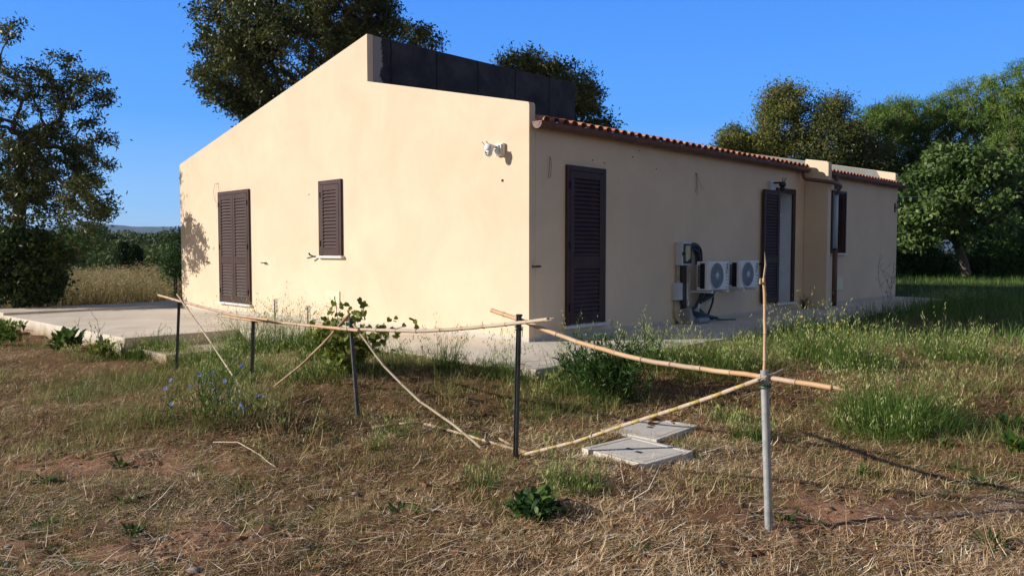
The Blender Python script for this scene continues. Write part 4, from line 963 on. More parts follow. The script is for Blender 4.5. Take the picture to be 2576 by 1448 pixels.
# -------- tussocks of wild oat and other countable plants
def tussock(label, u, v, h, rad, nb, nc, mats=('green', 'oat'), name='oat_tussock', cat='grass tussock', group='oat tussocks', W=(.004, .008), loc=None, dry=0., lean=.25, sp=9):
    g = ground(u, v) if loc is None else Vector((loc[0], loc[1], float(gz(*loc))))
    t = thing(name, label, cat, g, 0, group)
    q = Q_(); r_ = rad*np.sqrt(rng.random(nb)); a = rng.uniform(0, 6.283, nb)
    r_ = r_*(.65+.6*vn(np.cos(a)*2+u*.01, np.sin(a)*2+v*.01, 1.)); P = np.stack([g.x+r_*np.cos(a), g.y+r_*np.sin(a)*.8, np.zeros(nb)], -1); P[:, 2] = np.where(on_slab(P[:, 0], P[:, 1]), .30 if g.x > -2 else .14, gz(P[:, 0], P[:, 1]))-.02
    Vv, Qq, _ = blades(P, a+rng.normal(0, .7, nb), np.abs(rng.normal(lean, .22, nb))+.35*(r_/rad)**2, rng.uniform(.35, .9, nb)*h*(1-.62*(r_/rad)**2), rng.uniform(*W, nb), 4, rng.normal(.7, .5, nb))
    q.add(Vv, Qq, np.repeat(rng.random(nb), 4)); q.build('blades', LM[mats[0]], t)
    if nc:
        r_ = rad*.8*np.sqrt(rng.random(nc)); a = rng.uniform(0, 6.283, nc)
        P = np.stack([g.x+r_*np.cos(a), g.y+r_*np.sin(a)*.7, np.zeros(nc)], -1); P[:, 2] = gz(P[:, 0], P[:, 1])
        SG = 7
        Vv, Qq, C = blades(P, a+rng.normal(0, .8, nc), np.abs(rng.normal(.12, .14, nc)), rng.uniform(.6, 1.15, nc)*h*1.08*(1-.35*(r_/rad)**2), rng.uniform(.0028, .004, nc), SG, rng.normal(.75, .45, nc))
        q = Q_(); q.add(Vv, Qq, np.repeat(rng.random(nc), SG)); q.build('culms', LM['olive' if dry > .5 else mats[0]], t)
        # spikelets hang from the top third of every culm
        f = rng.uniform(.62, 1, (nc, sp))*SG; i0 = np.minimum(f.astype(int), SG-1); fr = (f-i0)[..., None]
        ar = np.arange(nc)[:, None]; pos = C[ar, i0]*(1-fr)+C[ar, i0+1]*fr
        pos = pos+rng.normal(0, .014, pos.shape)*np.array([1, 1, .5]); pos[..., 2] -= rng.uniform(0, .03, pos.shape[:2]); pos = pos.reshape(-1, 3)
        Vk, Qk = kites(pos, rng.uniform(.028, .045, len(pos)), rng.uniform(.006, .010, len(pos)), droop=3.5)
        q = Q_(); q.add(Vk, Qk, rng.random(len(Qk))); q.build('seed_sprays', LM[mats[1]], t)
    return t
T = tussock
T('loose oat tussock beside the farthest fence post', 405, 905, .42, .5, 500, 40)
T('dense low oats between the farthest post and the post in the oats', 520, 915, .50, .55, 900, 90)
T('tall drooping oats left of the rod below the gable window', 625, 880, .92, .45, 700, 95)
T('tall drooping oats right of the rod below the gable window', 725, 880, .90, .42, 600, 90)
T('dark reed-like tuft just left of the heart-leaved bush', 785, 905, .80, .14, 260, 14, W=(.008, .014))
T('pale oats in front of the post in the oats', 600, 950, .45, .5, 700, 80)
T('pale oats at the foot of the heart-leaved bush', 800, 945, .40, .55, 800, 80)
T('oats leaning over the paving right of the heart-leaved bush', 950, 930, .38, .4, 350, 35)
T('sparse oats with a dark leafy base on the paving edge', 1125, 925, .60, .18, 300, 40)
T('thin oats on the paving edge left of the tall post', 1265, 950, .58, .18, 140, 30)
T('dry-leaved tuft on the paving edge right of the tall post', 1365, 975, .34, .16, 220, 12, mats=('olive', 'oat'))
T('thin oats reaching up before the closed brown door', 1420, 955, .80, .18, 120, 24)

T('oats standing against the shaded paving below the junction box', 1650, 920, .62, .42, 650, 100)
T('oats and brome just left of the upright cane', 1800, 930, .52, .50, 750, 80)
T('green and brown mound of grass left of the near post top', 1890, 925, .36, .5, 800, 50, mats=('olive', 'oat'))
T('green oats with tall stems right of the upright cane', 2030, 905, .78, .40, 600, 80)
T('thick oats among the yellow hawkweed stems', 2140, 925, .66, .45, 650, 80)
T('largest bright oat clump, right of the broken cane end', 2250, 985, .86, .60, 1300, 130)
T('bright oats against the dark house shadow at right', 2390, 905, .58, .5, 700, 60)
T('low green tuft at the right edge of the house shadow line', 2480, 915, .35, .5, 450, 40)
T('green oat tuft close behind the near post', 1885, 1105, .34, .18, 260, 28)
T('green grass tuft right of the broken cane end', 2220, 1030, .36, .4, 600, 40)
T('small oat tuft beside the rear inspection cover', 1830, 1060, .22, .2, 200, 20)
T('small tuft below the leaning cane', 985, 1095, .30, .12, 130, 14)
T('thin green tuft in the straw left of the tall post foot', 950, 1130, .25, .10, 110, 10)
T('tuft of pale oats in the foreground left of the broad-leaved dock', 1215, 1225, .26, .14, 130, 14)
T('green spiky grass behind the broad-leaved dock', 1450, 1235, .30, .24, 360, 30)
T('upright green stems at the foreground centre behind the dock', 1400, 1215, .40, .12, 60, 8)
T('dry reddish stems standing by the broken stalk', 735, 1175, .50, .32, 45, 9, mats=('dry', 'oat'), dry=1, lean=.5)
T('tall bleached stems beside the blue chicory', 715, 1090, .60, .40, 80, 12, mats=('dry', 'oat'), dry=1, lean=.4)
T('faint dry oats among the chicory stems', 590, 1050, .42, .5, 350, 40, mats=('olive', 'oat'))
T('pale seeding grass against the terrace face between the two docks', 210, 905, .34, .35, 320, 30, mats=('olive', 'oat'))
T('ragged green grass hiding the terrace corner', 330, 900, .40, .45, 700, 45)
T('low dry grass at the terrace face beside the leafy clump', 95, 875, .28, .4, 300, 16, mats=('olive', 'oat'))
T('mixed grass before the low step', 450, 925, .34, .45, 600, 45, mats=('olive', 'oat'))
T('brome and dry leaves on the paving edge below the gable corner', 1040, 925, .26, .35, 420, 24, mats=('olive', 'oat'))
T('scruffy grass at the paving corner left of the tall post', 1200, 935, .26, .35, 420, 26)
T('scruffy grass at the paving corner right of the tall post', 1330, 975, .24, .3, 300, 16, mats=('olive', 'oat'))
T('weedy grass on the paving edge between the two leafy clumps', 1440, 985, .28, .3, 360, 22)
for lab_, s_q, t_q, h_q in (('dark shaded tall grass at the outer paving edge before the ragworts', 11.2, -2.0, .42), ('dark shaded tall grass at the outer paving edge, under the right ragwort', 12.6, -1.95, .46), ('dark shaded tall grass hiding the far end of the paving', 13.9, -1.85, .46), ('tall grass growing over the far paving corner beyond the house', 14.75, -1.1, .40)):
    p_q = H(s_q, t_q, 0); T(lab_, 0, 0, h_q, .75, 900, 40, loc=(p_q.x, p_q.y), W=(.006, .011))
T('single bleached grass stem over the bare soil at far left', 85, 1175, .34, .03, 8, 2, mats=('dry', 'oat'), dry=1)
# -------- rosettes and broad leaved plants
def rosette(label, u, v, n_l, L, W, mat_, name='weed_rosette', cat='weed', lean=(.9, .35), group=None, tall=0., loc=None):
    g = ground(u, v) if loc is None else Vector(loc); t = thing(name, label, cat, g, 0, group)
    a = rng.uniform(0, 6.283, n_l); q5 = .03+(.12 if 'foreground' in label else tall*.7)*rng.random(n_l); P = np.stack([g.x+q5*np.cos(a), g.y+q5*np.sin(a), np.full(n_l, g.z)+tall*rng.random(n_l)], -1)
    a = a+rng.normal(0, 1.1 if tall else .25, n_l); h = np.stack([np.cos(a), np.sin(a), 0*a], -1); sd_ = np.stack([-np.sin(a), np.cos(a), 0*a], -1)
    le = np.abs(rng.normal(lean[0], lean[1], n_l)); Ls = L*rng.uniform(.55, 1.1, n_l); prof = [.12, .45, 1, .95, .55, .05]; SG = 5
    V = np.zeros((n_l, SG+1, 3, 3)); pos = P.copy()
    for j in range(SG+1):
        w_ = (W*prof[j]/2*rng.uniform(.85, 1.15, n_l))[:, None]; up_ = np.array([0, 0, 1.])*w_*.35
        V[:, j, 0] = pos-sd_*w_+up_; V[:, j, 1] = pos; V[:, j, 2] = pos+sd_*w_+up_
        th = le+.75*(j/SG); pos = pos+(Ls/SG)[:, None]*(np.sin(th)[:, None]*h+np.cos(th)[:, None]*np.array([0, 0, 1.]))
    b_ = (np.arange(n_l)*(SG+1)*3)[:, None]
    Qm = np.concatenate([b_+np.array([[3*j+c, 3*j+c+1, 3*j+c+4, 3*j+c+3]]) for j in range(SG) for c in (0, 1)], 1).reshape(-1, 4)
    q = Q_(); q.add(V.reshape(-1, 3), Qm, np.repeat(rng.random(n_l), SG*2)); q.build('leaves', LM[mat_], t); return t
rosette('broad-leaved dark green dock in the foreground below the inspection covers', 1352, 1300, 190, .10, .042, 'dkgreen', 'dock_plant', 'plant', (.9, .5), tall=.09)
rosette('dark leaved dock against the terrace edge at left', 168, 885, 110, .21, .085, 'dkgreen', 'dock_plant', 'plant', (.5, .5), tall=.22)
rosette('yellowing leafy dock against the terrace edge, right of the darker one', 255, 900, 120, .17, .085, 'vine', 'dock_plant', 'plant', (.7, .5), tall=.16)
rosette('leafy nettle clump at the far left end of the terrace edge', 22, 865, 190, .16, .05, 'green', 'leafy_clump', 'plant', (.6, .5), tall=.32)
RL = [('dark rosette in the bare soil at left', 110, 1215, 26, .13, .02), ('small rosette lower left on the gravel', 110, 1330, 28, .10, .018), ('grey-green rosette on gravel near the lower left centre', 335, 1345, 34, .12, .018),
 ('dark rosette below the chicory', 320, 1265, 26, .12, .022), ('rosette in the straw under the broken stalk', 300, 1175, 30, .12, .022), ('rosette left of the tall post foot', 1180, 1105, 34, .14, .022),
 ('small rosette in the foreground straw left of the dock', 1015, 1300, 26, .11, .022), ('rosette at the foot of the near post', 1972, 1310, 16, .09, .018), ('flat rosette where the near post shadow begins', 2050, 1318, 14, .07, .016),
 ('bright rosette right of the near post', 2180, 1195, 34, .13, .025), ('bright weed at the right edge, upper one', 2545, 1055, 60, .22, .045), ('bright weed at the right edge, lower one', 2555, 1130, 60, .22, .045),
 ('small bright weed between the two shadows at right', 2400, 1180, 26, .10, .02), ('low weed at right above the cane shadow', 2300, 1100, 40, .15, .022), ('leafy rosette right of the bright oat clump', 2390, 1000, 34, .14, .022),
 ('low grassy weed near the lower right corner', 2490, 1375, 36, .16, .016), ('small weed in the cane shadow at right', 2470, 1220, 26, .13, .02), ('low weed at right under the oat clump', 2370, 1125, 34, .14, .02), ('tiny weed right of the near post foot', 1990, 1290, 18, .08, .016)]
for lab, u, v, n_l, L_, W_ in RL: rosette(lab, u, v, n_l, L_*.8, W_, 'green' if 'bright' in lab else 'dkgreen')
# low golden cushions of dry moss-like herb
def cushion(label, u, v, r_, h_, mat_='golden', n_l=900):
    g = ground(u, v); t = thing('dry_herb_cushion', label, 'herb cushion', g, 0, 'low golden-green herb cushions')
    a = rng.normal(size=(n_l, 3)); a /= np.linalg.norm(a, axis=1)[:, None]; a[:, 2] = np.abs(a[:, 2]); rr = rng.random((n_l, 1))**.4
    P = np.array([g.x, g.y, g.z])+a*rr*np.array([r_, r_*.7, h_])*(1+.35*rng.normal(size=(n_l, 1)))
    P[:, 2] = np.maximum(P[:, 2], gz(P[:, 0], P[:, 1]))
    q = Q_(); q.add(*kites(P, rng.uniform(.008, .018, n_l), .004, up=.6), rng.random(n_l)); q.build('herb', LM[mat_], t)
for lab, u, v, r_, h_ in (('golden herb cushion by the cane lying between the posts', 1045, 1095, .17, .09), ('golden cushion left of the leaning post foot', 800, 1020, .20, .10), ('golden cushion in the lower left foreground', 245, 1370, .16, .06), ('golden cushion at the bottom left of centre', 430, 1335, .17, .06),
    ('golden cushion on the gravel lower left', 170, 1345, .16, .05), ('golden cushion left of the centre foreground', 620, 1160, .18, .07), ('golden cushion below the broken stalk', 560, 1245, .14, .07), ('golden cushion in the centre foreground straw', 840, 1325, .13, .06), ('golden cushion beside the upright dry stems', 935, 1165, .15, .07),
    ('small golden cushion left of the chicory', 330, 1215, .18, .06), ('golden cushion below the dark rosette at lower left', 300, 1290, .2, .05), ('golden cushion under the tall post', 1235, 1175, .10, .05)): cushion(lab, u, v, r_, h_)

# -------- branched flowering plants
def branchy(label, u, v, h, rad, nst, nfl, flmat, name, cat, stem='green', fs=.02, leaves=True, loc=None, spread=.5, heads=None, lf=(.02, .06, .010, 14)):
    g = ground(u, v) if loc is None else Vector((loc[0], loc[1], float(gz(loc[0], loc[1])) if len(loc) < 3 else loc[2]))
    t = thing(name, label, cat, g, 0); A = []; B = []; tips = []
    for i in range(nst):
        a = random.uniform(0, 6.283); p = Vector((g.x+random.gauss(0, rad*.2), g.y+random.gauss(0, rad*.15), g.z-.02)); d = Vector((math.cos(a)*spread*random.random(), math.sin(a)*spread*random.random(), 1)).normalized()
        hh = h*random.uniform(.6, 1.05); n_ = 7
        for j in range(n_):
            d = (d+Vector([random.gauss(0, .13) for _ in range(3)])).normalized(); q2 = p+d*hh/n_; A.append(p); B.append(q2); p = q2
            if j >= 2 and random.random() < .75:
                dd = (d+Vector((random.gauss(0, .8), random.gauss(0, .8), .2))).normalized(); e = p+dd*hh*random.uniform(.08, .26); A.append(p); B.append(e); tips.append(e)
                if random.random() < .5: e2 = e+(dd+Vector((0, 0, .7))).normalized()*hh*.10; A.append(e); B.append(e2); tips.append(e2)
        tips.append(p)
    q = Q_(); A_ = np.array([tuple(a) for a in A]); B_ = np.array([tuple(a) for a in B]); q.add(*tubes(A_, B_, np.full(len(A), .0032), np.full(len(A), .0022), 4), .3)
    if leaves:
        lp = A_[rng.integers(0, len(A), nst*lf[3])]; q.add(*kites(lp, rng.uniform(lf[0], lf[1], len(lp)), lf[2], up=.9), rng.random(len(lp)))
    q.build('foliage', LM[stem], t)
    random.shuffle(tips)
    for k_, p in enumerate(tips[:nfl]):
        mb = MB(); M = Matrix.Translation(p) @ Vector((random.gauss(0, .5)-.4, random.gauss(0, .5)-.6, .6)).normalized().to_track_quat('Z', 'Y').to_matrix().to_4x4(); npet = 12
        for c in range(npet):
            b0_, b1 = 2*math.pi*c/npet, 2*math.pi*(c+.72)/npet; rr = fs*random.uniform(.85, 1.1)
            vs = [(0, 0, 0), (math.cos(b0_)*rr*.8, math.sin(b0_)*rr*.8, .25*rr), (math.cos((b0_+b1)/2)*rr, math.sin((b0_+b1)/2)*rr, .2*rr), (math.cos(b1)*rr*.8, math.sin(b1)*rr*.8, .25*rr)]
            mb.add([tuple(M @ Vector(x_)) for x_ in vs], [(0, 1, 2, 3)])
        mb.build('flower', LM[flmat], t, world=True)
branchy('sprawling chicory with pale blue flowers left of the thin leaning cane', 500, 1085, .58, .6, 24, 19, 'blue', 'chicory_plant', 'flowering plant', fs=.022, spread=1.0)
branchy('smaller blue chicory at the foot of the thin leaning cane', 600, 1040, .34, .3, 8, 7, 'blue', 'chicory_plant', 'flowering plant', fs=.020, spread=.8)
branchy('thin yellow-flowered hawkweed standing before the terrace at left', 235, 900, .62, .3, 5, 5, 'yellow', 'hawkweed', 'flowering plant', fs=.016, spread=.5)
branchy('thin hawkweed stems left of the farthest post', 400, 890, .50, .15, 3, 2, 'yellow', 'hawkweed', 'flowering plant', fs=.014, spread=.4)
branchy('yellow hawkweed just right of the upright cane', 2040, 900, .62, .35, 6, 9, 'yellow', 'hawkweed', 'flowering plant', fs=.016, spread=.4)
branchy('yellow hawkweed between the upright cane and the bright oat clump', 2130, 900, .55, .45, 9, 16, 'yellow', 'hawkweed', 'flowering plant', fs=.016, spread=.5)
branchy('big leafy green weed clump at the paving edge below the long cane rail', 1535, 990, .66, .75, 85, 0, 'yellow', 'leafy_weed_clump', 'plant', stem='dkgreen', spread=.62, lf=(.05, .11, .016, 22))
branchy('smaller leafy green weed left of the big clump', 1450, 960, .42, .3, 26, 0, 'yellow', 'leafy_weed_clump', 'plant', stem='dkgreen', spread=.6, lf=(.04, .09, .014, 18))
p = H(11.2, -.9, .0)
branchy('dark seeding ragwort before the annex wall, left one', 0, 0, 1.05, .3, 6, 9, 'yellow', 'ragwort', 'plant', loc=(p.x, p.y, .35), stem='dkgreen', fs=.022, spread=.35)
p = H(12.3, -1.0, .0)
branchy('dark seeding ragwort before the annex wall, right one', 0, 0, .85, .4, 7, 5, 'yellow', 'ragwort', 'plant', loc=(p.x, p.y, .35), stem='dkgreen', fs=.02, spread=.5)
p = H(8.5, -.08, 0)
branchy('small dark weed growing at the foot of the fin wall', 0, 0, .32, .12, 9, 0, 'yellow', 'wall_weed', 'weed', loc=(p.x, p.y, .35), stem='dkgreen', spread=.4)

# -------- heart leaved bush
g = ground(850, 935); t = thing('heart_leaved_bush', 'bush of yellow-green heart-shaped leaves before the gable wall', 'bush', g)
A = []; B = []; LV = []
for (u, v, dy) in ((845, 755, 0), (815, 800, .1), (925, 765, .15), (905, 790, -.1), (865, 790, .1), (790, 815, 0), (955, 835, -.1), (1018, 815, -.2), (985, 825, -.1), (850, 830, -.2), (880, 850, -.2), (920, 850, -.2), (820, 860, -.25), (800, 840, .1), (940, 870, -.1), (870, 890, -.3)):
    e = at(u, v, g.y+dy); p = g+Vector(((e.x-g.x)*.15, .1*random.random(), 0)); n_ = 8
    for j in range(n_):
        f_ = (j+1)/n_; q2 = Vector((g.x+(e.x-g.x)*f_**1.4+random.gauss(0, .012), g.y+(e.y-g.y)*f_, g.z+(e.z-g.z)*f_**.8+random.gauss(0, .01)))
        A.append(tuple(p)); B.append(tuple(q2)); p = q2
        if j >= 2:
            for _ in range(7 if e.z < .95 else 4): LV.append(tuple(q2+Vector([random.gauss(0, .06) for _ in range(3)])))
q = Q_(); q.add(*tubes(A, B, np.full(len(A), .005), np.full(len(A), .004), 4), .2); q.build('stems', MT['bark_pale'], t)
LV = np.array(LV); n_ = len(LV); d = rng.normal(size=(n_, 3))*[1, 1, .5]-[0, 0, .9]; d /= np.linalg.norm(d, axis=1)[:, None]; nn = rng.normal(size=(n_, 3))+[-.5, -.8, .6]; s_ = np.cross(d, nn); s_ /= np.linalg.norm(s_, axis=1)[:, None]; L_ = rng.uniform(.04, .072, n_)[:, None]
hp = [(0, 0), (-.16, .30), (.10, .52), (.45, .50), (.75, .25), (1.0, 0), (.75, -.25), (.45, -.50), (.10, -.52), (-.16, -.30)]
V = np.stack([LV+d*L_*a+s_*L_*b_ for a, b_ in hp], 1); iq = np.array([(0, 1, 2, 3), (0, 3, 4, 5), (0, 5, 6, 7), (0, 7, 8, 9)])
q = Q_(); q.add(V, (iq[None]+(np.arange(n_)*10)[:, None, None]).reshape(-1, 4), np.repeat(rng.random(n_), 4)); q.build('leaves', LM['vine'], t)

# ================================================================== TREES
def tree(name, label, cat, base, trunk, lobes, ntips, per, Lf, Wf, mat_, rt, bark='bark', tip_r=.25, droop=0., up=0., group=None, k0=.45, shrink=1., segj=.06, flat=1., limb=None):
    """trunk: list of points; lobes: (cx,cy,cz,rx,ry,rz,weight)"""
    t = thing(name, label, cat, base, 0, group); base = Vector(base)
    lob = np.array(lobes, float); wgt = lob[:, 6]/lob[:, 6].sum(); li = rng.choice(len(lob), ntips, p=wgt)
    d = rng.normal(size=(ntips, 3)); d /= np.linalg.norm(d, axis=1)[:, None]; rr = (k0+(1-k0)*rng.random((ntips, 1))**.7)
    tips = lob[li, :3]+d*rr*lob[li, 3:6]
    nodes = [tuple(p) for p in trunk]; par = [-1]+list(range(len(trunk)-1))
    cen = np.array(trunk[-1]); order = np.argsort(np.linalg.norm(tips-cen, axis=1))
    pts = np.zeros((len(trunk)+ntips*3, 3)); pts[:len(trunk)] = trunk; cnt = len(trunk); depth = np.zeros(len(pts)); tipnode = []
    for q_i in order:
        e = tips[q_i]; D = np.linalg.norm(pts[:cnt]-e, axis=1)+.12*depth[:cnt]; j = int(np.argmin(D+(np.arange(cnt) == 0)*99)); a = pts[j]; vec = e-a; Ln = np.linalg.norm(vec); last = j
        for f_ in (.33, .67, 1.):
            p = a+vec*f_+(rng.normal(size=3)*segj*Ln if f_ < 1 else 0)+np.array([0, 0, .10*Ln*math.sin(math.pi*f_)])
            pts[cnt] = p; par.append(last); depth[cnt] = depth[last]+Ln/3; last = cnt; cnt += 1
        tipnode.append(last)
    w_ = np.zeros(cnt); w_[tipnode] = 1
    for i in range(cnt-1, 0, -1): w_[par[i]] += w_[i]
    rad = np.maximum(rt*(w_/w_[0])**.48, .006)
    I = np.arange(1, cnt); pr = np.array(par[1:])
    ra = np.minimum(rad[pr], rad[I]*1.35); ra[:len(trunk)-1] = rad[pr[:len(trunk)-1]]
    V, Q = tubes(pts[pr], pts[I], ra, rad[I], 6)
    q = Q_(); q.add(V, Q, .5); q.build('trunk', MT[bark], t)
    tip = pts[tipnode]; prt = pts[np.array(par)[tipnode]]
    n_ = ntips*per; f_ = rng.random((n_, 1))**.6; c = np.repeat(prt, per, 0)*(1-f_)+np.repeat(tip, per, 0)*f_
    sc = np.repeat(rng.uniform(.55, 1.25, ntips), per)[:, None]
    P = c+rng.normal(size=(n_, 3))*tip_r*sc*np.array([1, 1, .75*flat])
    V, Q = kites(P, rng.uniform(.5, 1.35, n_)*Lf, rng.uniform(.6, 1.3, n_)*Wf, droop, up)
    q = Q_(); q.add(V, Q, np.clip(np.repeat(rng.uniform(0, .7, ntips), per)+rng.random(n_)*.4-.05, 0, 1)); q.build('crown', LM[mat_], t)
    return t
def A3(u, v, y): return tuple(at(u, v, y))
def lobe(u, v, y, ru, rv, ry, w_=1.):
    p = at(u, v, y); s_ = y/F; return (p.x, p.y, p.z, ru*s_, ry, rv*s_, w_)
# left dark evergreen, its branches reaching over the terrace
B0 = (-12.6, 19.6, .1)
tree('evergreen_tree', 'dark evergreen at the left edge with thin branches reaching over the terrace', 'tree', B0, [B0, (-12.5, 19.5, 1.5), (-12.3, 19.3, 3.0), (-12.0, 19.0, 4.2)],
     [lobe(30, 330, 19.4, 150, 190, 1.7, 3.2), lobe(120, 420, 19.3, 120, 110, 1.3, 2.2), lobe(-120, 250, 19.5, 200, 260, 2.2, 2.6), lobe(205, 240, 19.0, 85, 70, .6, .55), lobe(220, 515, 17.7, 68, 68, .7, .9), lobe(225, 420, 18.9, 55, 50, .5, .35), lobe(30, 70, 19, 45, 40, .6, .15), lobe(40, 500, 18.6, 150, 70, 1.3, 1.5), lobe(150, 190, 19, 60, 60, .8, .3), lobe(245, 330, 19., 45, 45, .5, .25)],
     600, 60, .11, .042, 'evergreen', .15, tip_r=.10, segj=.07)
tree('laurel_bush', 'dense dark bush standing at the back edge of the terrace at left', 'bush', (-12.6, 18.6, .1), [(-12.6, 18.6, .1), (-12.5, 18.6, .6), (-12.4, 18.5, 1.1)],
     [lobe(40, 670, 18.6, 110, 90, .9, 3), lobe(-120, 640, 19, 120, 110, 1, 2), lobe(90, 730, 18.7, 60, 40, .6, 1), lobe(60, 610, 18.6, 60, 40, .7, 1)], 260, 110, .11, .05, 'laurel', .08, tip_r=.17)
tree('sparse_small_tree', 'small open tree with pale crooked limbs beside the dark bush', 'tree', A3(150, 742, 19.4), [A3(150, 742, 19.4), A3(158, 715, 19.4), A3(165, 690, 19.4)],
     [lobe(175, 610, 19.4, 45, 60, .8, 2), lobe(225, 600, 19.3, 40, 45, .6, .8), lobe(130, 640, 19.5, 45, 45, .8, 1.5), lobe(165, 660, 19.2, 35, 30, .6, .6), lobe(235, 570, 19.4, 20, 18, .4, .3)], 75, 38, .10, .045, 'vine' if False else 'green', .09, 'bark_pale', tip_r=.13, segj=.12)
tree('corner_shrub', 'leafy shrub behind the left corner of the house', 'bush', A3(440, 745, 21), [A3(440, 745, 21), A3(440, 715, 21), A3(438, 690, 21)],
     [lobe(445, 665, 21, 26, 45, .6, 2), lobe(452, 610, 21, 10, 35, .4, .7), lobe(465, 700, 21.3, 30, 40, .6, 1)], 60, 48, .10, .04, 'dkgreen', .06, tip_r=.16)
# big trees behind the house
b_ = (-7.3, 31, .2)
tree('evergreen_tree', 'large dark evergreen rising behind the sunlit gable wall', 'tree', b_, [b_, (-7.3, 31, 3), (-7.1, 30.8, 5.5), (-6.9, 30.6, 7)],
     [lobe(740, 150, 30, 240, 160, 3.4, 5), lobe(620, 40, 30, 130, 110, 2.5, 2), lobe(860, 20, 30, 110, 110, 2.5, 2.4), lobe(590, 190, 29.5, 110, 90, 2, 1.6), lobe(1000, 120, 30, 120, 60, 1.8, 1.5), lobe(640, 275, 30, 70, 45, 1.5, .9), lobe(740, -90, 30, 200, 120, 3, 2), lobe(950, 30, 30, 50, 50, 1, .5)],
     1250, 66, .17, .068, 'evergreen', .42, tip_r=.20, segj=.08)
b_ = (1.6, 34, .3)
tree('evergreen_tree', 'smaller dark evergreen behind the end of the felted wall', 'tree', b_, [b_, (1.6, 34, 3), (1.6, 34, 5)],
     [lobe(1390, 240, 34, 110, 90, 2, 2.5), lobe(1330, 170, 34, 80, 35, 1.5, .7), lobe(1460, 260, 34, 60, 60, 1.4, .8), lobe(1500, 330, 34, 50, 30, 1., .5), lobe(1320, 260, 34, 100, 60, 2, 1)], 420, 80, .17, .068, 'evergreen', .28, tip_r=.23, segj=.09)
# right side
b_ = (12.6, 36, .5)
tree('eucalypt_tree', 'tall yellow-green tree rising over the roof at right centre', 'tree', b_, [b_, (12.6, 36, 3), (12.7, 36, 5.5)],
     [lobe(1975, 255, 36, 62, 50, 1.2, 1.5), lobe(1960, 320, 36, 62, 70, 1.4, 2), lobe(2000, 400, 36, 80, 60, 1.6, 1.6), lobe(1925, 360, 36, 30, 30, .8, .4)], 330, 85, .15, .055, 'euca', .24, 'bark_pale', tip_r=.27, droop=.6)
b_ = (10.6, 37, .5)
tree('eucalypt_tree', 'short yellow-green tree left of the tall one, just over the roof', 'tree', b_, [b_, (10.6, 37, 2.5), (10.6, 37, 4)],
     [lobe(1845, 350, 37, 42, 32, 1, 1.5), lobe(1870, 390, 37, 70, 30, 1.4, 1.5)], 130, 80, .15, .055, 'euca', .18, tip_r=.24, droop=.6)
b_ = (15.0, 35, .5)
tree('eucalypt_tree', 'darker tree between the tall yellow-green one and the pines', 'tree', b_, [b_, (15, 35, 3), (15, 35, 5)],
     [lobe(2085, 275, 35, 48, 36, 1.2, 1), lobe(2090, 360, 35, 75, 70, 1.6, 2.4), lobe(2170, 400, 35.5, 75, 60, 1.8, 1.6), lobe(2060, 440, 35, 80, 50, 1.5, 1.2)], 330, 90, .15, .05, 'evergreen', .22, tip_r=.27)
PN = [('rounded bright pine right of the darker tree', 17.5, 40, [(2190, 330, 75, 55), (2240, 300, 60, 45)], 230), ('broad pine in the middle of the right-hand grove', 20.5, 41, [(2290, 300, 85, 60), (2350, 330, 90, 80), (2260, 390, 100, 70)], 340),
      ('tall pine behind the fig tree', 23.5, 40, [(2440, 280, 85, 80), (2470, 360, 90, 90), (2400, 420, 100, 70)], 360), ('feathery grey-green pine near the right edge', 25.5, 38, [(2530, 250, 60, 70), (2560, 330, 80, 90)], 280), ('tallest pine cut by the right edge of the picture', 27.5, 38.5, [(2610, 190, 60, 60), (2640, 300, 90, 130), (2620, 420, 90, 100)], 320)]
for lab, x_, y_, lb, nt_ in PN:
    b_ = (x_, y_, .5)
    tree('pine_tree', lab, 'pine', b_, [b_, (x_, y_, 2.5), (x_, y_, 4.5)], [lobe(u, v, y_, ru, rv, 2.0, ru*rv/4000) for u, v, ru, rv in lb], int(nt_*.8), 105, .21, .032, 'pine', .25, tip_r=.19, up=.8, k0=.3)
# dark understorey behind the fig
for lab, x_, y_, lb, nt_, mt_ in (('dark understorey tree left of the fig', 17.0, 37.5, [(2200, 470, 90, 80), (2150, 520, 60, 60), (2290, 470, 90, 100), (2170, 400, 60, 60)], 330, 'laurel'), ('dark understorey tree right of the fig', 25.0, 37.5, [(2500, 480, 110, 90), (2570, 560, 90, 100)], 300, 'laurel'),
    ('thick bramble under the fig, left side', 19.0, 34.5, [(2290, 640, 60, 60), (2340, 670, 70, 32), (2260, 600, 50, 70)], 230, 'dkgreen'), ('thick bramble under the fig, right side', 23.5, 34.5, [(2520, 620, 70, 80), (2580, 650, 60, 60), (2480, 655, 70, 40)], 280, 'dkgreen')):
    b_ = (x_, y_, .4); tree('understorey_tree' if 'tree' in lab else 'bramble_thicket', lab, 'tree' if 'tree' in lab else 'bramble', b_, [b_, (x_, y_, 1.0), (x_, y_, 1.6)], [lobe(u, v, y_, ru, rv, 1.5, ru*rv/4000) for u, v, ru, rv in lb], nt_, 90, .14, .07, mt_, .12, tip_r=.24)
b_ = ground(2432, 690); b_ = tuple(b_); yb = b_[1]
b_ = A3(2432, 692, 31); 
tree('fig_tree', 'broad fig tree with a leaning grey trunk on the sunlit lawn edge at right', 'tree', b_, [b_, A3(2424, 660, 31), A3(2412, 625, 31), A3(2405, 600, 31)],
     [lobe(2400, 480, 31, 135, 100, 2.2, 4), lobe(2330, 520, 30.5, 70, 110, 1.4, 1.6), lobe(2500, 430, 31, 75, 60, 1.5, 1.3), lobe(2400, 400, 31, 80, 38, 1.3, 1.1), lobe(2290, 560, 30.5, 40, 80, 1, .9), lobe(2440, 560, 30.5, 90, 60, 1.4, 1)],
     340, 50, .20, .13, 'fig', .17, 'bark', tip_r=.19, droop=.5, segj=.10)

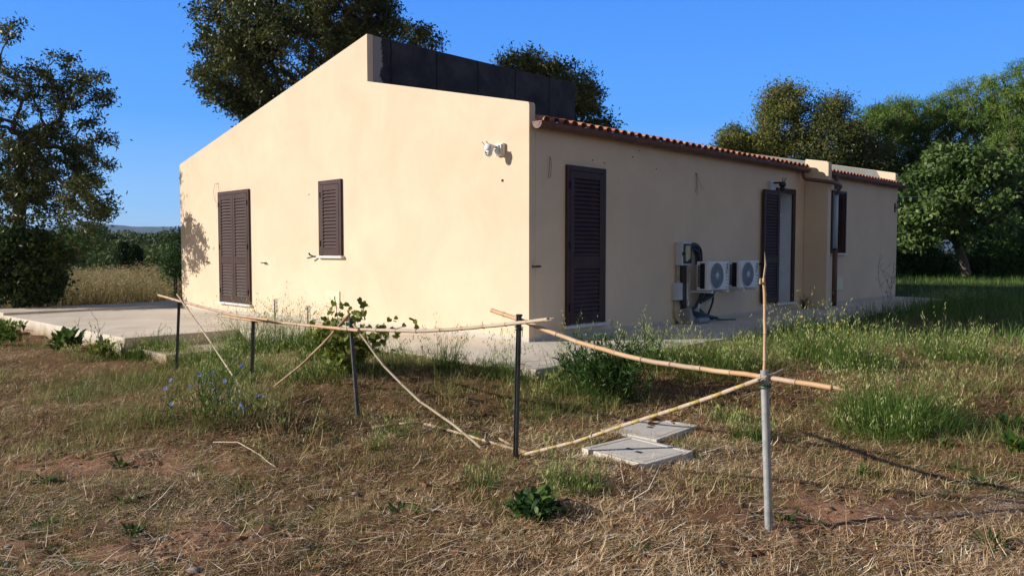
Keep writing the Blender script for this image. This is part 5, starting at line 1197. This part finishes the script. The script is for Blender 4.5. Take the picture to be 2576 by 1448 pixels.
# -------- far grass, golden field, forest
def field(name, n_, xr, yr, Lr, W, mat_, label, kind='stuff', sel=None, lean=.25, curl=.4, heads=0):
    x = rng.uniform(*xr, n_); y = rng.uniform(*yr, n_); k = ~on_slab(x, y) & ~in_house(x, y)
    if sel is not None: k &= sel(x, y)
    x, y = x[k], y[k]; n_ = len(x); P = np.stack([x, y, gz(x, y)-.02], -1)
    Vv, Qq, C = blades(P, rng.uniform(0, 6.283, n_), np.abs(rng.normal(lean, .25, n_)), rng.uniform(*Lr, n_)*(.6+.8*vn(x, y, .8)), rng.uniform(W*.6, W*1.3, n_), 3, rng.normal(curl, .4, n_))
    q = Q_(); q.add(Vv, Qq, np.repeat(rng.random(n_), 3))
    if heads:
        c = np.repeat(C[:, -1], heads, 0)+rng.normal(0, .06, (n_*heads, 3)); q.add(*kites(c, rng.uniform(.04, .09, len(c)), .02, up=.3), .3+.7*rng.random(len(c)))
    return tag(q.build(name, LM[mat_]), label, 'grass', kind=kind)
field('golden_grass_field', 34000, (-17.5, -5), (20.5, 33), (.42, .80), .016, 'golden', 'tall golden seeding grass behind the terrace', sel=lambda x, y: (x/y > -.66) & (x/y < -.30), heads=3)
field('lawn_grass', 42000, (3, 30), (9.5, 34), (.16, .34), .012, 'green', 'green grass in and beyond the house shadow at right', sel=lambda x, y: (x/y > .30) & (x/y < .85) & (local(x, y)[1] < -1.5) | (local(x, y)[0] > 15))
field('lawn_grass', 16000, (6, 18), (8.6, 21), (.2, .42), .009, 'green', 'long green grass in the house shadow at right', sel=lambda x, y: (x/y > .42) & (x/y < .8) & (local(x, y)[1] < -1.6) & (vn(x, y, .8) > .35))
# maquis hillside
q = Q_(); NC = 440
D = 40+95*rng.random(NC)**.8; xx = D*np.where(np.arange(NC) < 330, rng.uniform(-.85, -.20, NC), rng.uniform(-1.5, -.85, NC)); zt = 1.35+(D-40)*.036+rng.normal(0, .45, NC)*(D/100+.4)
for i in range(NC):
    r_ = rng.uniform(1.1, 3.4)*(.7+D[i]/140); n_ = 420; a = rng.normal(size=(n_, 3)); a /= np.linalg.norm(a, axis=1)[:, None]; a[:, 2] = np.abs(a[:, 2])*1.0-.25; a[:, 1] = -np.abs(a[:, 1])*.9+.25
    hz_ = rng.uniform(1.2, 2.2); P = np.array([xx[i], D[i], zt[i]-hz_])+a*np.array([r_, r_, hz_])*(.78+.25*rng.random((n_, 1)))
    q.add(*kites(P, rng.uniform(.16, .34, n_)*(.6+D[i]/130), rng.uniform(.10, .2, n_)*(.6+D[i]/130)), np.clip(rng.random(n_)*.6+rng.uniform(-.1, .5), 0, 1))
tag(q.build('forest', LM['maquis']), 'dense green maquis woodland covering the rise beyond the golden grass', 'forest', kind='stuff')
mb = MB()
def hill_z(D_): return 1.35+(D_-40)*.036-1.5
v = []; dd = [36, 44, 60, 90, 130, 160, 200]; hz2 = [-.5, .2, .8, 1.9, 3.2, 3.0, -2]
for a, h_ in zip(dd, hz2): v += [(-1.7*a-10, a, h_), (-.08*a, a, h_-(.0 if a < 200 else 0))]
mb.add(v, [(2*i, 2*i+1, 2*i+3, 2*i+2) for i in range(len(dd)-1)]); mb.build('hillside', LM['maquis'])['kind'] = 'structure'
for lab, u, w2, vt in (('dark slim cypress in front of the woodland, left of the pair', 313, 17, 612), ('dark slim cypress in front of the woodland, right of the pair', 340, 17, 618)):
    p = at(u, 700, 36); t = thing('cypress_tree', lab, 'cypress', (p.x, p.y, 0)); s_ = 36/F
    top = (628.8-vt)*s_+EYE; n_ = 3800; h_ = rng.random(n_); a = rng.uniform(0, 6.283, n_); rr = w2*s_*np.minimum(1, (1.02-h_)*5)**.6*(.75+.35*rng.random(n_))
    P = np.stack([p.x+rr*np.cos(a), p.y+rr*np.sin(a), h_*top], -1); q = Q_(); q.add(*kites(P, .13, .05, up=2.0), .35*rng.random(n_)); q.build('crown', LM['laurel'], t)
    q = Q_(); q.add(*tubes([(p.x, p.y, -.1)], [(p.x, p.y, top*.8)], np.array([.09]), np.array([.03]), 6), .5); q.build('trunk', MT['bark'], t)

# ================================================================== HAZE
hz = bpy.data.materials.new('haze_air'); hz.use_nodes = True; hn = hz.node_tree; hn.nodes.clear()
ou = hn.nodes.new('ShaderNodeOutputMaterial'); pv = hn.nodes.new('ShaderNodeVolumePrincipled'); pv.inputs['Color'].default_value = (.50, .72, 1, 1); pv.inputs['Density'].default_value = .00010; pv.inputs['Anisotropy'].default_value = .2
hn.links.new(pv.outputs[0], ou.inputs['Volume'])
mb = MB(); mb.box(-6100, 6100, -60, 7100, -7, 170); o = mb.build('haze', hz); o['kind'] = 'stuff'; o['label'] = 'thin bluish air between here and the mountains'; o.display_type = 'WIRE'
